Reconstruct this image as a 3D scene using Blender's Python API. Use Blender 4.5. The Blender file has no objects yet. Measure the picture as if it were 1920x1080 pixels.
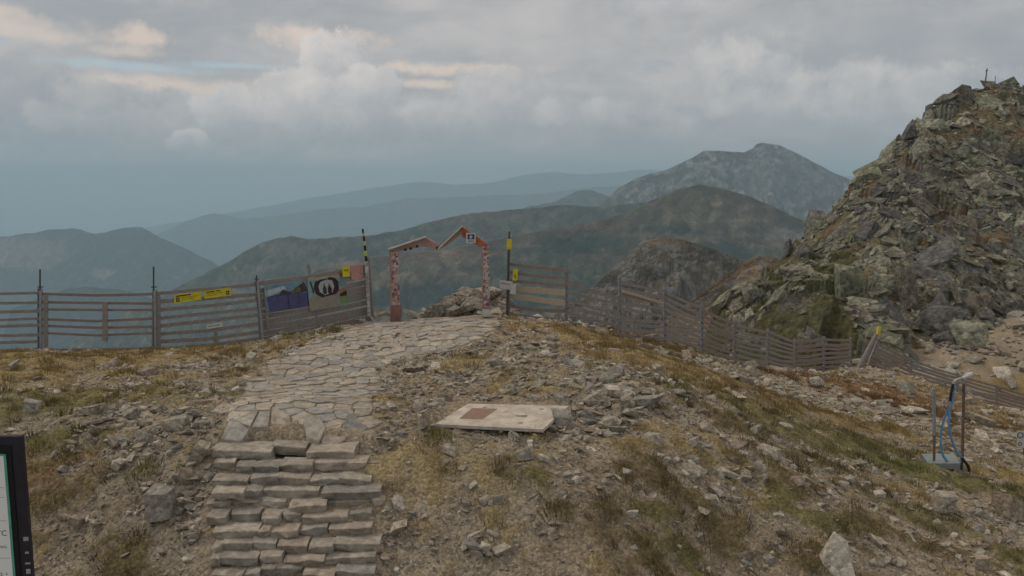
import bpy, bmesh, math, random
import numpy as np
from mathutils import Vector, Matrix
rng = np.random.default_rng(7); random.seed(7)
R = math.radians
S = bpy.context.scene
COL = S.collection

# ------------------------------------------------------------------ camera
PITCH, H, F = R(7.0), 4.2, 1500.0
CP, SP = math.cos(PITCH), math.sin(PITCH)
cam = bpy.data.objects.new('camera', bpy.data.cameras.new('camera'))
COL.objects.link(cam); S.camera = cam
cam.location = (0, 0, H); cam.rotation_euler = (R(90) - PITCH, 0, 0)
cam.data.sensor_width = 36; cam.data.lens = F / 1920 * 36
cam.data.clip_start = 0.1; cam.data.clip_end = 80000
S.view_settings.view_transform = 'Standard'; S.view_settings.look = 'None'
S.view_settings.exposure = 0.0; S.view_settings.gamma = 1
S.cycles.volume_bounces = 2; S.cycles.max_bounces = 5; S.cycles.diffuse_bounces = 3
S.cycles.use_denoising = True
S.cycles.use_adaptive_sampling = True; S.cycles.adaptive_threshold = 0.02

def ray(px, py):
    u, v = (px - 960) / F, (py - 540) / F
    return np.array([u, CP - v * SP, -SP - v * CP])
def PY(px, py, Y):
    d = ray(px, py); t = Y / d[1]
    return np.array([d[0] * t, Y, H + d[2] * t])
def PZ(px, py, z):
    d = ray(px, py); t = (z - H) / d[2]
    return np.array([d[0] * t, d[1] * t, z])
def pixel_of(p):                       # world -> photo pixel, depth
    X, Y, Z = p[..., 0], p[..., 1], p[..., 2] - H
    dep = Y * CP - Z * SP; up = Y * SP + Z * CP
    return 960 + F * X / dep, 540 - F * up / dep, dep

# ------------------------------------------------------------------ node helpers
def newmat(name):
    m = bpy.data.materials.new(name); m.use_nodes = True
    nt = m.node_tree; b = nt.nodes['Principled BSDF']
    b.inputs['Specular IOR Level'].default_value = 0.25
    return m, nt, b
class N:
    def __init__(s, nt): s.nt = nt
    def put(s, i, v):
        if isinstance(v, bpy.types.NodeSocket): s.nt.links.new(v, i)
        elif v is not None: i.default_value = v
    def m(s, op, a, b=None, c=None, clamp=False):
        n = s.nt.nodes.new('ShaderNodeMath'); n.operation = op; n.use_clamp = clamp
        for k, v in enumerate((a, b, c)):
            if v is not None: s.put(n.inputs[k], v)
        return n.outputs[0]
    def noise(s, vec, scale, detail=4, rough=.55, dist=0, out=0):
        n = s.nt.nodes.new('ShaderNodeTexNoise')
        if vec is not None: s.put(n.inputs['Vector'], vec)
        n.inputs['Scale'].default_value = scale; n.inputs['Detail'].default_value = detail
        n.inputs['Roughness'].default_value = rough; n.inputs['Distortion'].default_value = dist
        return n.outputs[out]
    def mix(s, f, a, b, blend='MIX'):
        n = s.nt.nodes.new('ShaderNodeMix'); n.data_type = 'RGBA'; n.blend_type = blend
        s.put(n.inputs[0], f)
        for k, v in ((6, a), (7, b)):
            s.put(n.inputs[k], (v[0], v[1], v[2], 1) if isinstance(v, (tuple, list)) else v)
        return n.outputs[2]
    def ramp(s, f, lo, hi):             # smoothstep
        n = s.nt.nodes.new('ShaderNodeMapRange'); n.interpolation_type = 'SMOOTHSTEP'
        s.put(n.inputs[0], f); n.inputs[1].default_value = lo; n.inputs[2].default_value = hi
        return n.outputs[0]
    def xyz(s, x, y, z):
        n = s.nt.nodes.new('ShaderNodeCombineXYZ')
        for k, v in enumerate((x, y, z)): s.put(n.inputs[k], v)
        return n.outputs[0]

# ------------------------------------------------------------------ world sky
SUN_EL, SUN_AZ = R(50), R(-75)          # azimuth from +Y, clockwise
w = bpy.data.worlds.new('World'); S.world = w; w.use_nodes = True
nt = w.node_tree; nt.nodes.clear(); n = N(nt)
tc = nt.nodes.new('ShaderNodeTexCoord')
sep = nt.nodes.new('ShaderNodeSeparateXYZ'); nt.links.new(tc.outputs['Generated'], sep.inputs[0])
az = n.m('MULTIPLY', n.m('ARCTAN2', sep.outputs[0], sep.outputs[1]), 57.2958)
el = n.m('MULTIPLY', n.m('ARCSINE', sep.outputs[2]), 57.2958)
def azel(px, py):
    d = ray(px, py); return math.degrees(math.atan2(d[0], d[1])), math.degrees(math.asin(d[2] / np.linalg.norm(d)))
SQ = n.xyz(az, n.m('MULTIPLY', el, 3.0), 0.0)          # horizontally stretched cloud sheets
RD = n.xyz(az, el, 0.0)
sky = nt.nodes.new('ShaderNodeTexSky'); sky.sky_type = 'NISHITA'; sky.sun_disc = False
sky.sun_elevation = SUN_EL; sky.sun_rotation = SUN_AZ; sky.altitude = 2000; sky.dust_density = 3
skyc = n.mix(1.0, sky.outputs[0], (.09, .09, .09), 'MULTIPLY')
sheet = n.noise(SQ, .045, 6, .55, .4)
sheet2 = n.noise(SQ, .13, 6, .6, .6)
fine = n.noise(RD, .5, 7, .6, .2)
base = n.mix(n.ramp(n.m('ADD', n.m('MULTIPLY', sheet, .65), n.m('MULTIPLY', sheet2, .35)), .38, .62),
             (.37, .395, .44), (.60, .585, .60))
gap = n.ramp(n.m('ADD', sheet2, n.m('MULTIPLY', fine, .25)), .74, .84)
base = n.mix(n.m('MULTIPLY', gap, .55), base, skyc)
c = base
wob1 = n.m('MULTIPLY', n.m('SUBTRACT', n.noise(RD, .34, 10, .68), .5), 1.25)
wob2 = n.m('MULTIPLY', n.m('SUBTRACT', n.noise(n.xyz(el, az, 3.3), .34, 10, .68), .5), 1.25)
puff = n.noise(RD, .6, 9, .66, .3)
def blob(px, py, rx, ry, wob=1.0):
    a0, e0 = azel(px, py); ra, re = rx / F * 57.3, ry / F * 57.3
    dx = n.m('DIVIDE', n.m('SUBTRACT', az, a0), ra); dy = n.m('DIVIDE', n.m('SUBTRACT', el, e0), re)
    dx = n.m('ADD', dx, n.m('MULTIPLY', wob1, 2.4 * wob)); dy = n.m('ADD', dy, n.m('MULTIPLY', wob2, 2.4 * wob))
    return n.m('SQRT', n.m('ADD', n.m('MULTIPLY', dx, dx), n.m('MULTIPLY', dy, dy))), dx, dy
def cloud(c, lst, lo, hi, soft=.35, k=1.0, wob=1.0):
    for (px, py, rx, ry) in lst:
        d, dx, dy = blob(px, py, rx, ry, wob)
        mask = n.m('SUBTRACT', 1.0, n.ramp(d, 1.0 - soft, 1.0 + soft * .4))
        # lit from the upper left, grey below: the colour of the cloud itself as the sky emits it
        sh = n.m('ADD', n.m('ADD', n.m('MULTIPLY', dy, .42), n.m('MULTIPLY', dx, -.15)), n.m('MULTIPLY', n.m('SUBTRACT', puff, .5), 1.6))
        col = n.mix(n.ramp(sh, -.8, .9), lo, hi)
        c = n.mix(n.m('MULTIPLY', mask, k), c, col)
    return c
WARM, PALE = (.95, .78, .66), (.80, .80, .86)
# bright breaks in the high sheet
for (px, py, rx, ry, colr, k) in [(260, 70, 60, 20, WARM, .65), (590, 72, 130, 22, WARM, .7), (20, 30, 90, 18, WARM, .5), (200, 122, 190, 9, (.50, .68, .80), .6),
        (420, 122, 110, 7, (.50, .68, .80), .6), (330, 160, 210, 17, WARM, .6), (840, 130, 170, 12, WARM, .75), (810, 158, 90, 10, WARM, .7),
        (60, 62, 110, 16, WARM, .45), (1250, 10, 120, 18, PALE, .25), (240, 97, 60, 12, WARM, .5)]:
    d, dx, dy = blob(px, py, rx, ry, 1.0)
    c = n.mix(n.m('MULTIPLY', n.m('SUBTRACT', 1.0, n.ramp(d, .2, 1.25)), k), c, colr)
DK, LT, DD = (.36, .385, .43), (.84, .795, .785), (.32, .36, .42)
c = cloud(c, [(1000, 95, 420, 36), (1500, 60, 380, 50)], (.44, .455, .50), (.60, .59, .60), .9, .5)
c = cloud(c, [(100, 200, 150, 50), (20, 190, 120, 70)], DD, (.50, .495, .52), .45, .92)
c = cloud(c, [(260, 235, 150, 56), (200, 180, 90, 30), (520, 245, 200, 52), (760, 230, 160, 48), (960, 205, 170, 66), (1130, 225, 120, 46), (1320, 190, 120, 70)], (.37, .395, .435), (.63, .61, .62), .3, .9)
c = cloud(c, [(1530, 185, 250, 62), (1390, 130, 110, 56)], (.36, .40, .455), (.78, .75, .74), .5, .85)
c = cloud(c, [(625, 120, 62, 62), (560, 175, 75, 50), (600, 200, 110, 50), (430, 205, 60, 46), (690, 165, 60, 42), (355, 265, 45, 24)], (.44, .46, .51), LT, .14, .95, .7)
c = cloud(c, [(920, 180, 60, 50), (1030, 215, 40, 34), (1128, 210, 36, 38), (820, 215, 70, 30)], (.44, .46, .51), (.76, .72, .72), .35, .75, .8)
c = cloud(c, [(120, 265, 90, 26)], DD, (.40, .43, .47), .6, .8)
# the air towards the horizon, where no cloud shows any more
low = n.m('SUBTRACT', 1.0, n.ramp(el, 0.3, 3.9))
c = n.mix(n.m('MULTIPLY', low, .9), c, (.50, .545, .57))
c = n.mix(n.ramp(el, 14.0, 32.0), c, (.64, .59, .52))
c = n.mix(n.m('MULTIPLY', n.m('SUBTRACT', 1.0, n.ramp(el, -3.5, 1.6)), .8), c, (.36, .42, .455))
c = n.mix(n.m('SUBTRACT', 1.0, n.ramp(el, -14.0, -4.0)), c, (.12, .13, .13))
nb = [x for x in (c,)]
c = n.mix(n.ramp(n.m('ABSOLUTE', az), 55.0, 100.0), c, n.mix(n.ramp(el, -3.0, 8.0), (.33, .36, .38), base))
c = n.mix(1.0, c, (1.05, 1.0, .94), 'MULTIPLY')
bg = nt.nodes.new('ShaderNodeBackground'); out = nt.nodes.new('ShaderNodeOutputWorld')
nt.links.new(c, bg.inputs[0]); bg.inputs[1].default_value = 1.0
nt.links.new(bg.outputs[0], out.inputs[0])
w.cycles.sampling_method = 'MANUAL'; w.cycles.sample_map_resolution = 1024

sun = bpy.data.objects.new('sun', bpy.data.lights.new('sun', 'SUN')); COL.objects.link(sun)
sun.data.energy = 0.95; sun.data.angle = R(10); sun.data.color = (1, .93, .84)
sd = Vector((math.sin(SUN_AZ) * math.cos(SUN_EL), math.cos(SUN_AZ) * math.cos(SUN_EL), math.sin(SUN_EL)))
sun.rotation_euler = sd.to_track_quat('Z', 'Y').to_euler(); sun.location = (0, 0, 100)

# ------------------------------------------------------------------ numpy noise, splines, meshes
def _h(i, j, s):
    x = np.sin(i * 127.1 + j * 311.7 + s * 74.7) * 43758.5453
    return x - np.floor(x)
def vn(x, y, s=0):
    i, j = np.floor(x), np.floor(y); f, g = x - i, y - j
    f = f * f * (3 - 2 * f); g = g * g * (3 - 2 * g)
    a = _h(i, j, s) * (1 - f) + _h(i + 1, j, s) * f; b = _h(i, j + 1, s) * (1 - f) + _h(i + 1, j + 1, s) * f
    return a * (1 - g) + b * g
def fbm(x, y, s=0, o=4, g=.5):
    t = 0; a = 1; q = 0
    for k in range(o): t = t + a * vn(x * 2 ** k + 17.3 * k, y * 2 ** k - 9.1 * k, s + k); q += a; a *= g
    return t / q
def ridged(x, y, s=0, o=5, g=.55):
    t = 0; a = 1; q = 0
    for k in range(o):
        t = t + a * (1 - np.abs(2 * vn(x * 2 ** k + 5.3 * k, y * 2 ** k + 3.7 * k, s + k) - 1)) ** 2; q += a; a *= g
    return t / q
class TPS:
    def __init__(s, pts, lam=.02):
        p = np.array(pts, float); s.x = p[:, :2] / 10; n_ = len(p)
        K = s.U(np.linalg.norm(s.x[:, None] - s.x[None], axis=2)) + lam * np.eye(n_)
        P = np.c_[np.ones(n_), s.x]
        A = np.block([[K, P], [P.T, np.zeros((3, 3))]])
        s.w = np.linalg.solve(A, np.r_[p[:, 2], 0, 0, 0])
    @staticmethod
    def U(r): return np.where(r > 1e-9, r * r * np.log(np.maximum(r, 1e-9)), 0)
    def __call__(s, X, Y):
        X = np.asarray(X, float); sh = X.shape; q = np.c_[X.ravel(), np.asarray(Y, float).ravel()] / 10
        o = np.empty(len(q))
        for k in range(0, len(q), 40000):
            e = q[k:k + 40000]
            r = np.sqrt(((e[:, None] - s.x[None]) ** 2).sum(2))
            o[k:k + 40000] = s.U(r) @ s.w[:-3] + s.w[-3] + e @ s.w[-2:]
        return o.reshape(sh)
def mesh_np(name, V, faces, mat, parent=None, col=None, smooth=False, link=True, **tags):
    me = bpy.data.meshes.new(name); V = np.asarray(V, np.float32)
    if isinstance(faces, np.ndarray):
        k = faces.shape[1]; me.vertices.add(len(V)); me.vertices.foreach_set('co', V.ravel())
        me.loops.add(faces.size); me.loops.foreach_set('vertex_index', faces.astype(np.int32).ravel())
        me.polygons.add(len(faces)); me.polygons.foreach_set('loop_start', np.arange(0, faces.size, k, dtype=np.int32))
        me.update(calc_edges=True)
    else:
        me.from_pydata([tuple(map(float, v)) for v in V], [], [tuple(int(i) for i in f) for f in faces]); me.update()
    me.polygons.foreach_set('use_smooth', np.full(len(me.polygons), bool(smooth)))
    if col is not None:
        a = me.color_attributes.new('Col', 'FLOAT_COLOR', 'POINT')
        cc = np.ones((len(V), 4), np.float32); cc[:, :3] = col; a.data.foreach_set('color', cc.ravel())
    for m_ in (mat if isinstance(mat, (list, tuple)) else [mat]): me.materials.append(m_)
    o = bpy.data.objects.new(name, me); COL.objects.link(o)
    if parent: o.parent = parent
    tag(o, **tags); return o
def tag(o, label=None, category=None, group=None, kind=None):
    for k, v in (('label', label), ('category', category), ('group', group), ('kind', kind)):
        if v: o[k] = v
    return o
def empty(name, loc, **t):
    o = bpy.data.objects.new(name, None); o.location = loc; o.empty_display_size = .3; COL.objects.link(o); return tag(o, **t)
def grid_faces(nr, nc):
    i = np.arange(nr * nc).reshape(nr, nc)
    return np.stack([i[:-1, :-1], i[:-1, 1:], i[1:, 1:], i[1:, :-1]], -1).reshape(-1, 4)
class MB:                               # collects solid pieces into one mesh, in world or local space
    def __init__(s): s.v = []; s.f = []
    def add(s, v, f):
        b = len(s.v); s.v += [tuple(map(float, q)) for q in v]; s.f += [tuple(b + i for i in q) for q in f]; return s
    def box(s, c_, ex, ey, ez):         # centre, three half-vectors
        c_, ex, ey, ez = map(np.array, (c_, ex, ey, ez))
        v = [c_ + a * ex + b * ey + d * ez for a in (-1, 1) for b in (-1, 1) for d in (-1, 1)]
        return s.add(v, [(0, 1, 3, 2), (4, 6, 7, 5), (0, 4, 5, 1), (2, 3, 7, 6), (0, 2, 6, 4), (1, 5, 7, 3)])
    def bar(s, a, b, w_, h_, up=(0, 0, 1)):   # a board from a to b: thickness w_, height h_ along up
        a, b = np.array(a, float), np.array(b, float); d = b - a; L = np.linalg.norm(d); d /= L
        up = np.array(up, float); up -= d * (up @ d); up /= np.linalg.norm(up); sd_ = np.cross(d, up)
        return s.box((a + b) / 2, d * L / 2, sd_ * w_ / 2, up * h_ / 2)
    def tube(s, pts, r, k=8):
        P = [Vector(p) for p in pts]; b = len(s.v); n_ = len(P)
        for i, p in enumerate(P):
            d = (P[min(i + 1, n_ - 1)] - P[max(i - 1, 0)]).normalized()
            a = d.cross(Vector((.3, 1, .1))).normalized(); c_ = d.cross(a); rr = r[i] if isinstance(r, (list, tuple)) else r
            for j in range(k):
                t = 2 * math.pi * j / k; s.v.append(tuple(p + (a * math.cos(t) + c_ * math.sin(t)) * rr))
        for i in range(n_ - 1):
            for j in range(k): s.f.append((b + i * k + j, b + i * k + (j + 1) % k, b + (i + 1) * k + (j + 1) % k, b + (i + 1) * k + j))
        s.f.append(tuple(b + j for j in range(k))[::-1]); s.f.append(tuple(b + (n_ - 1) * k + j for j in range(k))); return s
    def build(s, name, mat, parent=None, bevel=0, **t):
        V = np.array(s.v, float)
        if parent is not None: V = V - np.array(parent.matrix_world.translation if parent.parent else parent.location)
        o = mesh_np(name, V, s.f, mat, parent, **t)
        bm = bmesh.new(); bm.from_mesh(o.data); bmesh.ops.recalc_face_normals(bm, faces=bm.faces[:])
        if bevel:
            bmesh.ops.bevel(bm, geom=bm.edges[:], offset=bevel, segments=1, affect='EDGES', clamp_overlap=True)
        bm.to_mesh(o.data); bm.free(); return o

# ------------------------------------------------------------------ terrain of the summit plateau
G = []
for a in [(75, 662, -.3), (292, 660, -.3), (490, 640, -.25), (690, 603, 0), (0, 664, -.3), (740, 603, 0), (912, 592, .12), (950, 596, .1), (1060, 607, .05), (1160, 634, -.5),
          (0, 760, -.1), (300, 740, 0), (600, 740, 0), (900, 740, 0), (1100, 690, .1), (390, 840, .0), (700, 840, 0), (540, 845, 0), (390, 1075, -1.3), (710, 1075, -1.3),
          (200, 880, -.35), (100, 1075, -1.6), (0, 900, -.6), (900, 830, -.1), (1200, 815, -.25), (900, 1075, -1.3), (1300, 1075, -1.8), (1500, 900, -1.25),
          (1000, 940, -.55), (1250, 950, -.9), (1350, 740, -.55), (1250, 680, -.25), (1600, 1075, -2.2), (1900, 1075, -2.6), (1400, 820, -.75)]:
    G.append(PZ(*a))
for a in [(1245, 641, 27), (1310, 668, 30), (1375, 687, 32.5), (1435, 700, 35), (1488, 706, 37), (1595, 692, 39), (1545, 700, 38), (1625, 698, 40), (1710, 728, 41), (1790, 750, 41.5), (1865, 768, 42), (1925, 785, 42.5),
          (1500, 742, 26), (1765, 880, 18.5), (1920, 850, 22), (1650, 770, 27), (1850, 805, 28), (1650, 850, 19), (1650, 950, 15), (1900, 950, 16.5),
          (1690, 700, 46), (1800, 650, 54), (1920, 590, 63), (1740, 640, 54), (1920, 700, 48), (1800, 700, 48), (1870, 740, 45)]:
    G.append(PY(*a))
for a in [(-40, 23, -3), (-22, 27, -4.5), (-10, 29, -2.8), (-3, 34, -3.0), (3, 34, -3.2), (-30, 45, -24), (-5, 45, -14), (5, 45, -13), (10, 45, -13), (-30, 80, -60), (0, 80, -50), (14, 60, -20), (10, 70, -30),
          (-8, 0, -3.5), (0, 0, -3.5), (10, 0, -4), (-25, 5, -2.5), (25, 5, -5), (-30, 15, -1), (40, 20, -9), (60, 40, -12), (60, 60, -7), (50, 90, -20), (-8, 6, -2.4), (0, 6, -2.6), (8, 6, -3)]:
    G.append(a)
tps = TPS(G, .004)
def base_z(X, Y): return tps(X, Y)
def hump(X, Y): return (fbm(X * .9, Y * .9, 3, 3) - .5) * .16 + (fbm(X * 4, Y * 4, 9, 3) - .5) * .07
# staircase footprint
def front_edge(k): return [849, 871, 896, 921, 942, 966, 993, 1020, 1047, 1073, 1100, 1128, 1157][k]
STEP_Y = [PZ(540, front_edge(k), -.125 * k)[1] for k in range(13)]
SX0, SX1 = PZ(385, 960, -.6)[0] - .05, PZ(712, 960, -.6)[0] + .02
def gz(X, Y):
    X = np.asarray(X, float); Y = np.asarray(Y, float)
    z = base_z(X, Y) + hump(X, Y)
    ins = np.clip(np.minimum(X - SX0 + .25, SX1 + .25 - X) / .25, 0, 1) * np.clip((Y - STEP_Y[12] + .3) / .3, 0, 1) * np.clip((STEP_Y[0] + .56 - Y) / .1, 0, 1)
    zs = np.interp(Y, STEP_Y[::-1], [-.125 * k - .19 for k in range(13)][::-1])
    return z * (1 - ins) + zs * ins
_T = np.r_[np.arange(6, 30, .05), np.arange(30, 75, .15)]
def PG(px, py):
    d = ray(px, py); t = _T / d[1]; X, Z = d[0] * t, H + d[2] * t
    g = gz(X, _T); i = np.argmax(g >= Z)
    return np.array([X[i], _T[i], float(g[i])])

# vegetation patches: px, py, radius x, radius y (m), colour key, strength
VC = {'o': (.285, .205, .095), 'y': (.31, .235, .105), 'g': (.175, .15, .062), 'b': (.165, .125, .06), 'r': (.245, .15, .075), 'gg': (.165, .165, .062)}
PATCH = [(60, 675, 4, 1.0, 'y', 1), (250, 672, 4, .8, 'o', .9), (430, 655, 2.5, .7, 'y', .7), (100, 755, 2.8, .9, 'g', 1), (230, 750, 1.6, .5, 'y', .7), (640, 625, 2, .5, 'g', .5),
    (30, 700, 2, .9, 'y', .7), (160, 710, 2, .6, 'y', .5), (90, 850, .8, .5, 'g', 1), (90, 880, .7, .4, 'r', .8), (120, 925, .7, .35, 'b', 1), (250, 1050, .6, .3, 'b', 1), (230, 900, .8, .3, 'g', .5), (440, 800, .25, .4, 'o', .7),
    (1030, 612, 1.6, .6, 'o', 1), (1110, 632, 1.8, .8, 'o', 1), (1180, 655, 2.0, 1.0, 'y', 1), (1260, 690, 2.2, 1.2, 'o', 1), (1330, 720, 2.0, 1.2, 'y', .9), (1250, 655, 1.4, .8, 'o', .8), (1400, 740, 2.6, 1.3, 'o', 1),
    (1450, 790, 2.4, 1.1, 'g', .9), (1520, 770, 2.5, 1.2, 'o', .9), (1400, 800, 1.5, .8, 'b', .7), (1600, 830, 2.4, 1.2, 'g', .9), (1700, 880, 1.6, .7, 'gg', 1), (1800, 905, 1.8, .8, 'g', 1), (1900, 900, 1.6, .9, 'y', .9), (1640, 800, 2, .8, 'y', .8), (1850, 830, 1.5, 1, 'o', .6),
    (1060, 945, .38, .18, 'b', 1), (1140, 965, .4, .2, 'b', .9), (1230, 930, .9, .3, 'b', .9), (1020, 905, .35, .18, 'g', .8), (1350, 1000, .6, .35, 'b', 1), (1260, 1020, .7, .3, 'g', .9), (1200, 985, .5, .2, 'b', .6), (1450, 930, .8, .35, 'g', .8), (1500, 905, .8, .35, 'b', .6),
    (1560, 980, .7, .3, 'g', .8), (1650, 1010, .8, .4, 'b', .8), (1700, 970, .7, .35, 'g', .6), (1520, 1060, .6, .3, 'b', .8), (1760, 1040, .7, .4, 'b', .8), (1840, 1000, .7, .4, 'g', .5), (1880, 1060, .6, .4, 'g', .8),
    (1220, 1055, .5, .3, 'b', .8), (1350, 880, 1.0, .4, 'y', .5), (1250, 870, 1.0, .4, 'y', .4), (1480, 850, 1.4, .5, 'b', .6), (840, 815, .4, .3, 'g', .4), (1050, 730, 1.2, .5, 'y', .4), (990, 880, .5, .2, 'b', .4),
    (1560, 715, 3.0, 2.2, 'r', 1), (1650, 735, 3.5, 2.2, 'r', 1), (1750, 765, 3.5, 2.0, 'r', .9), (1860, 790, 3.5, 2.0, 'o', .9), (1500, 712, 2, 1.5, 'b', .7), (1590, 708, 2, 1.2, 'g', .6),
    (1880, 730, 4, 2.4, 'o', 1), (1700, 640, 3, 2.0, 'b', .7), (1840, 760, 3, 1.5, 'y', .8)]
PT = []
for (px, py, rx, ry, k, s_) in PATCH:
    p = PG(px, py); PT.append((p[0], p[1], rx, ry, VC[k], s_))
def inside_path(px, py):
    L = np.interp(py, [595, 610, 650, 700, 760, 850], [720, 660, 565, 485, 435, 380]); Rr = np.interp(py, [595, 620, 650, 680, 700, 850], [935, 930, 880, 730, 705, 695])
    return (px > L) & (px < Rr) & (py < 1200)
def veg(X, Y):                          # mask and colour of the turf at a point
    X = np.asarray(X, float); Y = np.asarray(Y, float)
    m_ = np.zeros(X.shape); cs = np.zeros(X.shape + (3,)); ws = np.zeros(X.shape) + 1e-6
    wx, wy = (fbm(X * 1.1, Y * 1.1, 21) - .5) * 1.5, (fbm(X * 1.1, Y * 1.1, 33) - .5) * 1.5
    for (x, y, rx, ry, c_, s_) in PT:
        sc_ = min(1, rx)
        e = s_ * np.exp(-(((X + wx * sc_ - x) / rx) ** 2 + ((Y + wy * sc_ - y) / ry) ** 2) * .9)
        m_ = np.maximum(m_, e); cs += c_ * (e ** 2)[..., None]; ws += e ** 2
    br = fbm(X * 2.3, Y * 5.2, 5, 4, .6)
    mask = np.clip((m_ + (br - .5) * 2.1 - .34) * 3.2, 0, 1)
    sp = np.clip((fbm(X * .8, Y * .8, 41, 5, .6) - .56) * 6, 0, 1) * .7
    cc = cs / ws[..., None]
    lone = (m_ < .08)[..., None]
    cc = np.where(lone, np.array(VC['y']), cc)
    mask = np.maximum(mask, sp * (m_ < .35))
    qx, qy, _d = pixel_of(np.stack([X, Y, base_z(X, Y)], -1)); mask = mask * np.where(inside_path(qx, qy) & (qy < 850), .15, 1.0)
    return mask, cc
xs = np.unique(np.r_[np.linspace(-60, -16, 45), np.arange(-16, -9, .16), np.arange(-9, 12, .075), np.arange(12, 24, .16), np.arange(24, 80, .6)])
ys = np.unique(np.r_[np.arange(-12, 8, .5), np.arange(8, 16, .07), np.arange(16, 26, .11), np.arange(26, 45, .25), np.arange(45, 95, .8)])
XX, YY = np.meshgrid(xs, ys); ZZ = gz(XX, YY); VM, VCc = veg(XX, YY)
ZZ += VM * (fbm(XX * 3, YY * 3, 50, 3) * .16) * np.clip((30 - YY) / 10, .3, 1)
d1 = fbm(XX * .5, YY * .5, 60, 4)[..., None]; d2 = fbm(XX * 5, YY * 5, 61, 3)[..., None]
dirt = np.array([.28, .21, .135]) * (1 - d1) + np.array([.36, .295, .215]) * d1
far = np.clip((YY - 44) / 4, 0, 1)[..., None]
dirt = dirt * (1 - far) + np.array([.33, .265, .195]) * far
gravel = np.clip((fbm(XX * .35 + 3, YY * .35, 66, 3) - .45) * 5, 0, 1)[..., None]
dirt = dirt * (1 - .5 * gravel) + np.array([.29, .255, .20]) * .5 * gravel
dirt = dirt * (.75 + .5 * d2)
CC = dirt * (1 - VM[..., None]) + VCc * (.6 + .7 * d2) * VM[..., None]

def surf_mat(name, bump=.5, scale=30, rough=.95, speck=.5, big=0):
    m_, nt_, b = newmat(name); k = N(nt_)
    at = nt_.nodes.new('ShaderNodeAttribute'); at.attribute_name = 'Col'
    t = nt_.nodes.new('ShaderNodeTexCoord').outputs['Object']
    f1 = k.noise(t, scale, 6, .65); f2 = k.noise(t, scale * .17, 5, .6)
    vo = nt_.nodes.new('ShaderNodeTexVoronoi'); nt_.links.new(t, vo.inputs['Vector']); vo.inputs['Scale'].default_value = scale * .8
    sepc = nt_.nodes.new('ShaderNodeSeparateColor'); nt_.links.new(vo.outputs['Color'], sepc.inputs[0])
    fac = k.m('ADD', k.m('MULTIPLY', k.ramp(f1, .25, .75), speck), 1 - speck / 2)
    fac = k.m('MULTIPLY', fac, k.m('ADD', k.m('MULTIPLY', f2, .5), .75))
    fac = k.m('MULTIPLY', fac, k.m('ADD', k.m('MULTIPLY', sepc.outputs[0], speck * .8), 1 - speck * .4))
    col = k.mix(1.0, at.outputs['Color'], k.xyz(fac, fac, fac), 'MULTIPLY')
    nt_.links.new(col, b.inputs['Base Color']); b.inputs['Roughness'].default_value = rough
    bp = nt_.nodes.new('ShaderNodeBump'); bp.inputs['Strength'].default_value = bump; bp.inputs['Distance'].default_value = 1.0 / scale
    nt_.links.new(k.m('ADD', f1, k.m('MULTIPLY', vo.outputs['Distance'], -.5)), bp.inputs['Height']); nt_.links.new(bp.outputs[0], b.inputs['Normal'])
    return m_
M_ground = surf_mat('stony_soil', .9, 22, .95, .7)
mesh_np('ground', np.stack([XX, YY, ZZ], -1).reshape(-1, 3), grid_faces(*XX.shape), M_ground, col=CC.reshape(-1, 3), smooth=True, kind='structure')

# ------------------------------------------------------------------ stones
def hull(seed, n_=9, blocky=.7):
    r = np.random.default_rng(seed); P = []
    for c_ in [(a, b, d) for a in (-1, 1) for b in (-1, 1) for d in (-1, 1)]:
        P.append(np.array(c_) * (1 - r.random(3) * blocky))
    for _ in range(n_):
        v = r.normal(size=3); v /= np.abs(v).max(); P.append(v * (.85 + .35 * r.random()))
    sh = r.normal(size=(3, 3)) * .22; P = [p + sh @ p for p in P]
    bm = bmesh.new()
    for p in P: bm.verts.new(p)
    bmesh.ops.convex_hull(bm, input=bm.verts[:])
    for v in [v for v in bm.verts if not v.link_faces]: bm.verts.remove(v)
    bmesh.ops.triangulate(bm, faces=bm.faces[:]); bmesh.ops.recalc_face_normals(bm, faces=bm.faces[:]); bm.verts.index_update()
    V = np.array([v.co[:] for v in bm.verts]); Fc = np.array([[v.index for v in f.verts] for f in bm.faces]); bm.free()
    V = V / np.abs(V).max(0); return V, Fc
HV = [hull(i, 1 + i % 4, .35 + .1 * (i % 6)) for i in range(40)]
HS = [hull(100 + i, 0, .9) for i in range(20)]
def rot_euler(r, tilt):
    a = r.random() * 6.283; ax = r.normal() * tilt; ay = r.normal() * tilt
    return np.array((Matrix.Rotation(a, 3, 'Z') @ Matrix.Rotation(ax, 3, 'X') @ Matrix.Rotation(ay, 3, 'Y')))
STONE_C = [(.36, .315, .25), (.41, .355, .28), (.31, .28, .24), (.48, .43, .35), (.36, .29, .22), (.31, .255, .195), (.32, .295, .235)]
LICH_C = [(.225, .225, .15), (.255, .25, .175), (.185, .18, .145), (.26, .245, .19), (.15, .142, .13), (.285, .28, .205), (.205, .18, .135)]
M_stone = surf_mat('granite', .7, 14, .9, .6)
M_boulder = surf_mat('lichen_granite', 1.0, 3.0, .92, .85)
class Pile:
    def __init__(s): s.V = []; s.F = []; s.C = []; s.n = 0
    def add(s, V, Fc, c_):
        s.V.append(V); s.F.append(Fc + s.n); s.C.append(np.broadcast_to(c_, V.shape)); s.n += len(V)
    def build(s, name, mat, **t):
        return mesh_np(name, np.concatenate(s.V), np.concatenate(s.F), mat, col=np.concatenate(s.C), **t)
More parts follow.
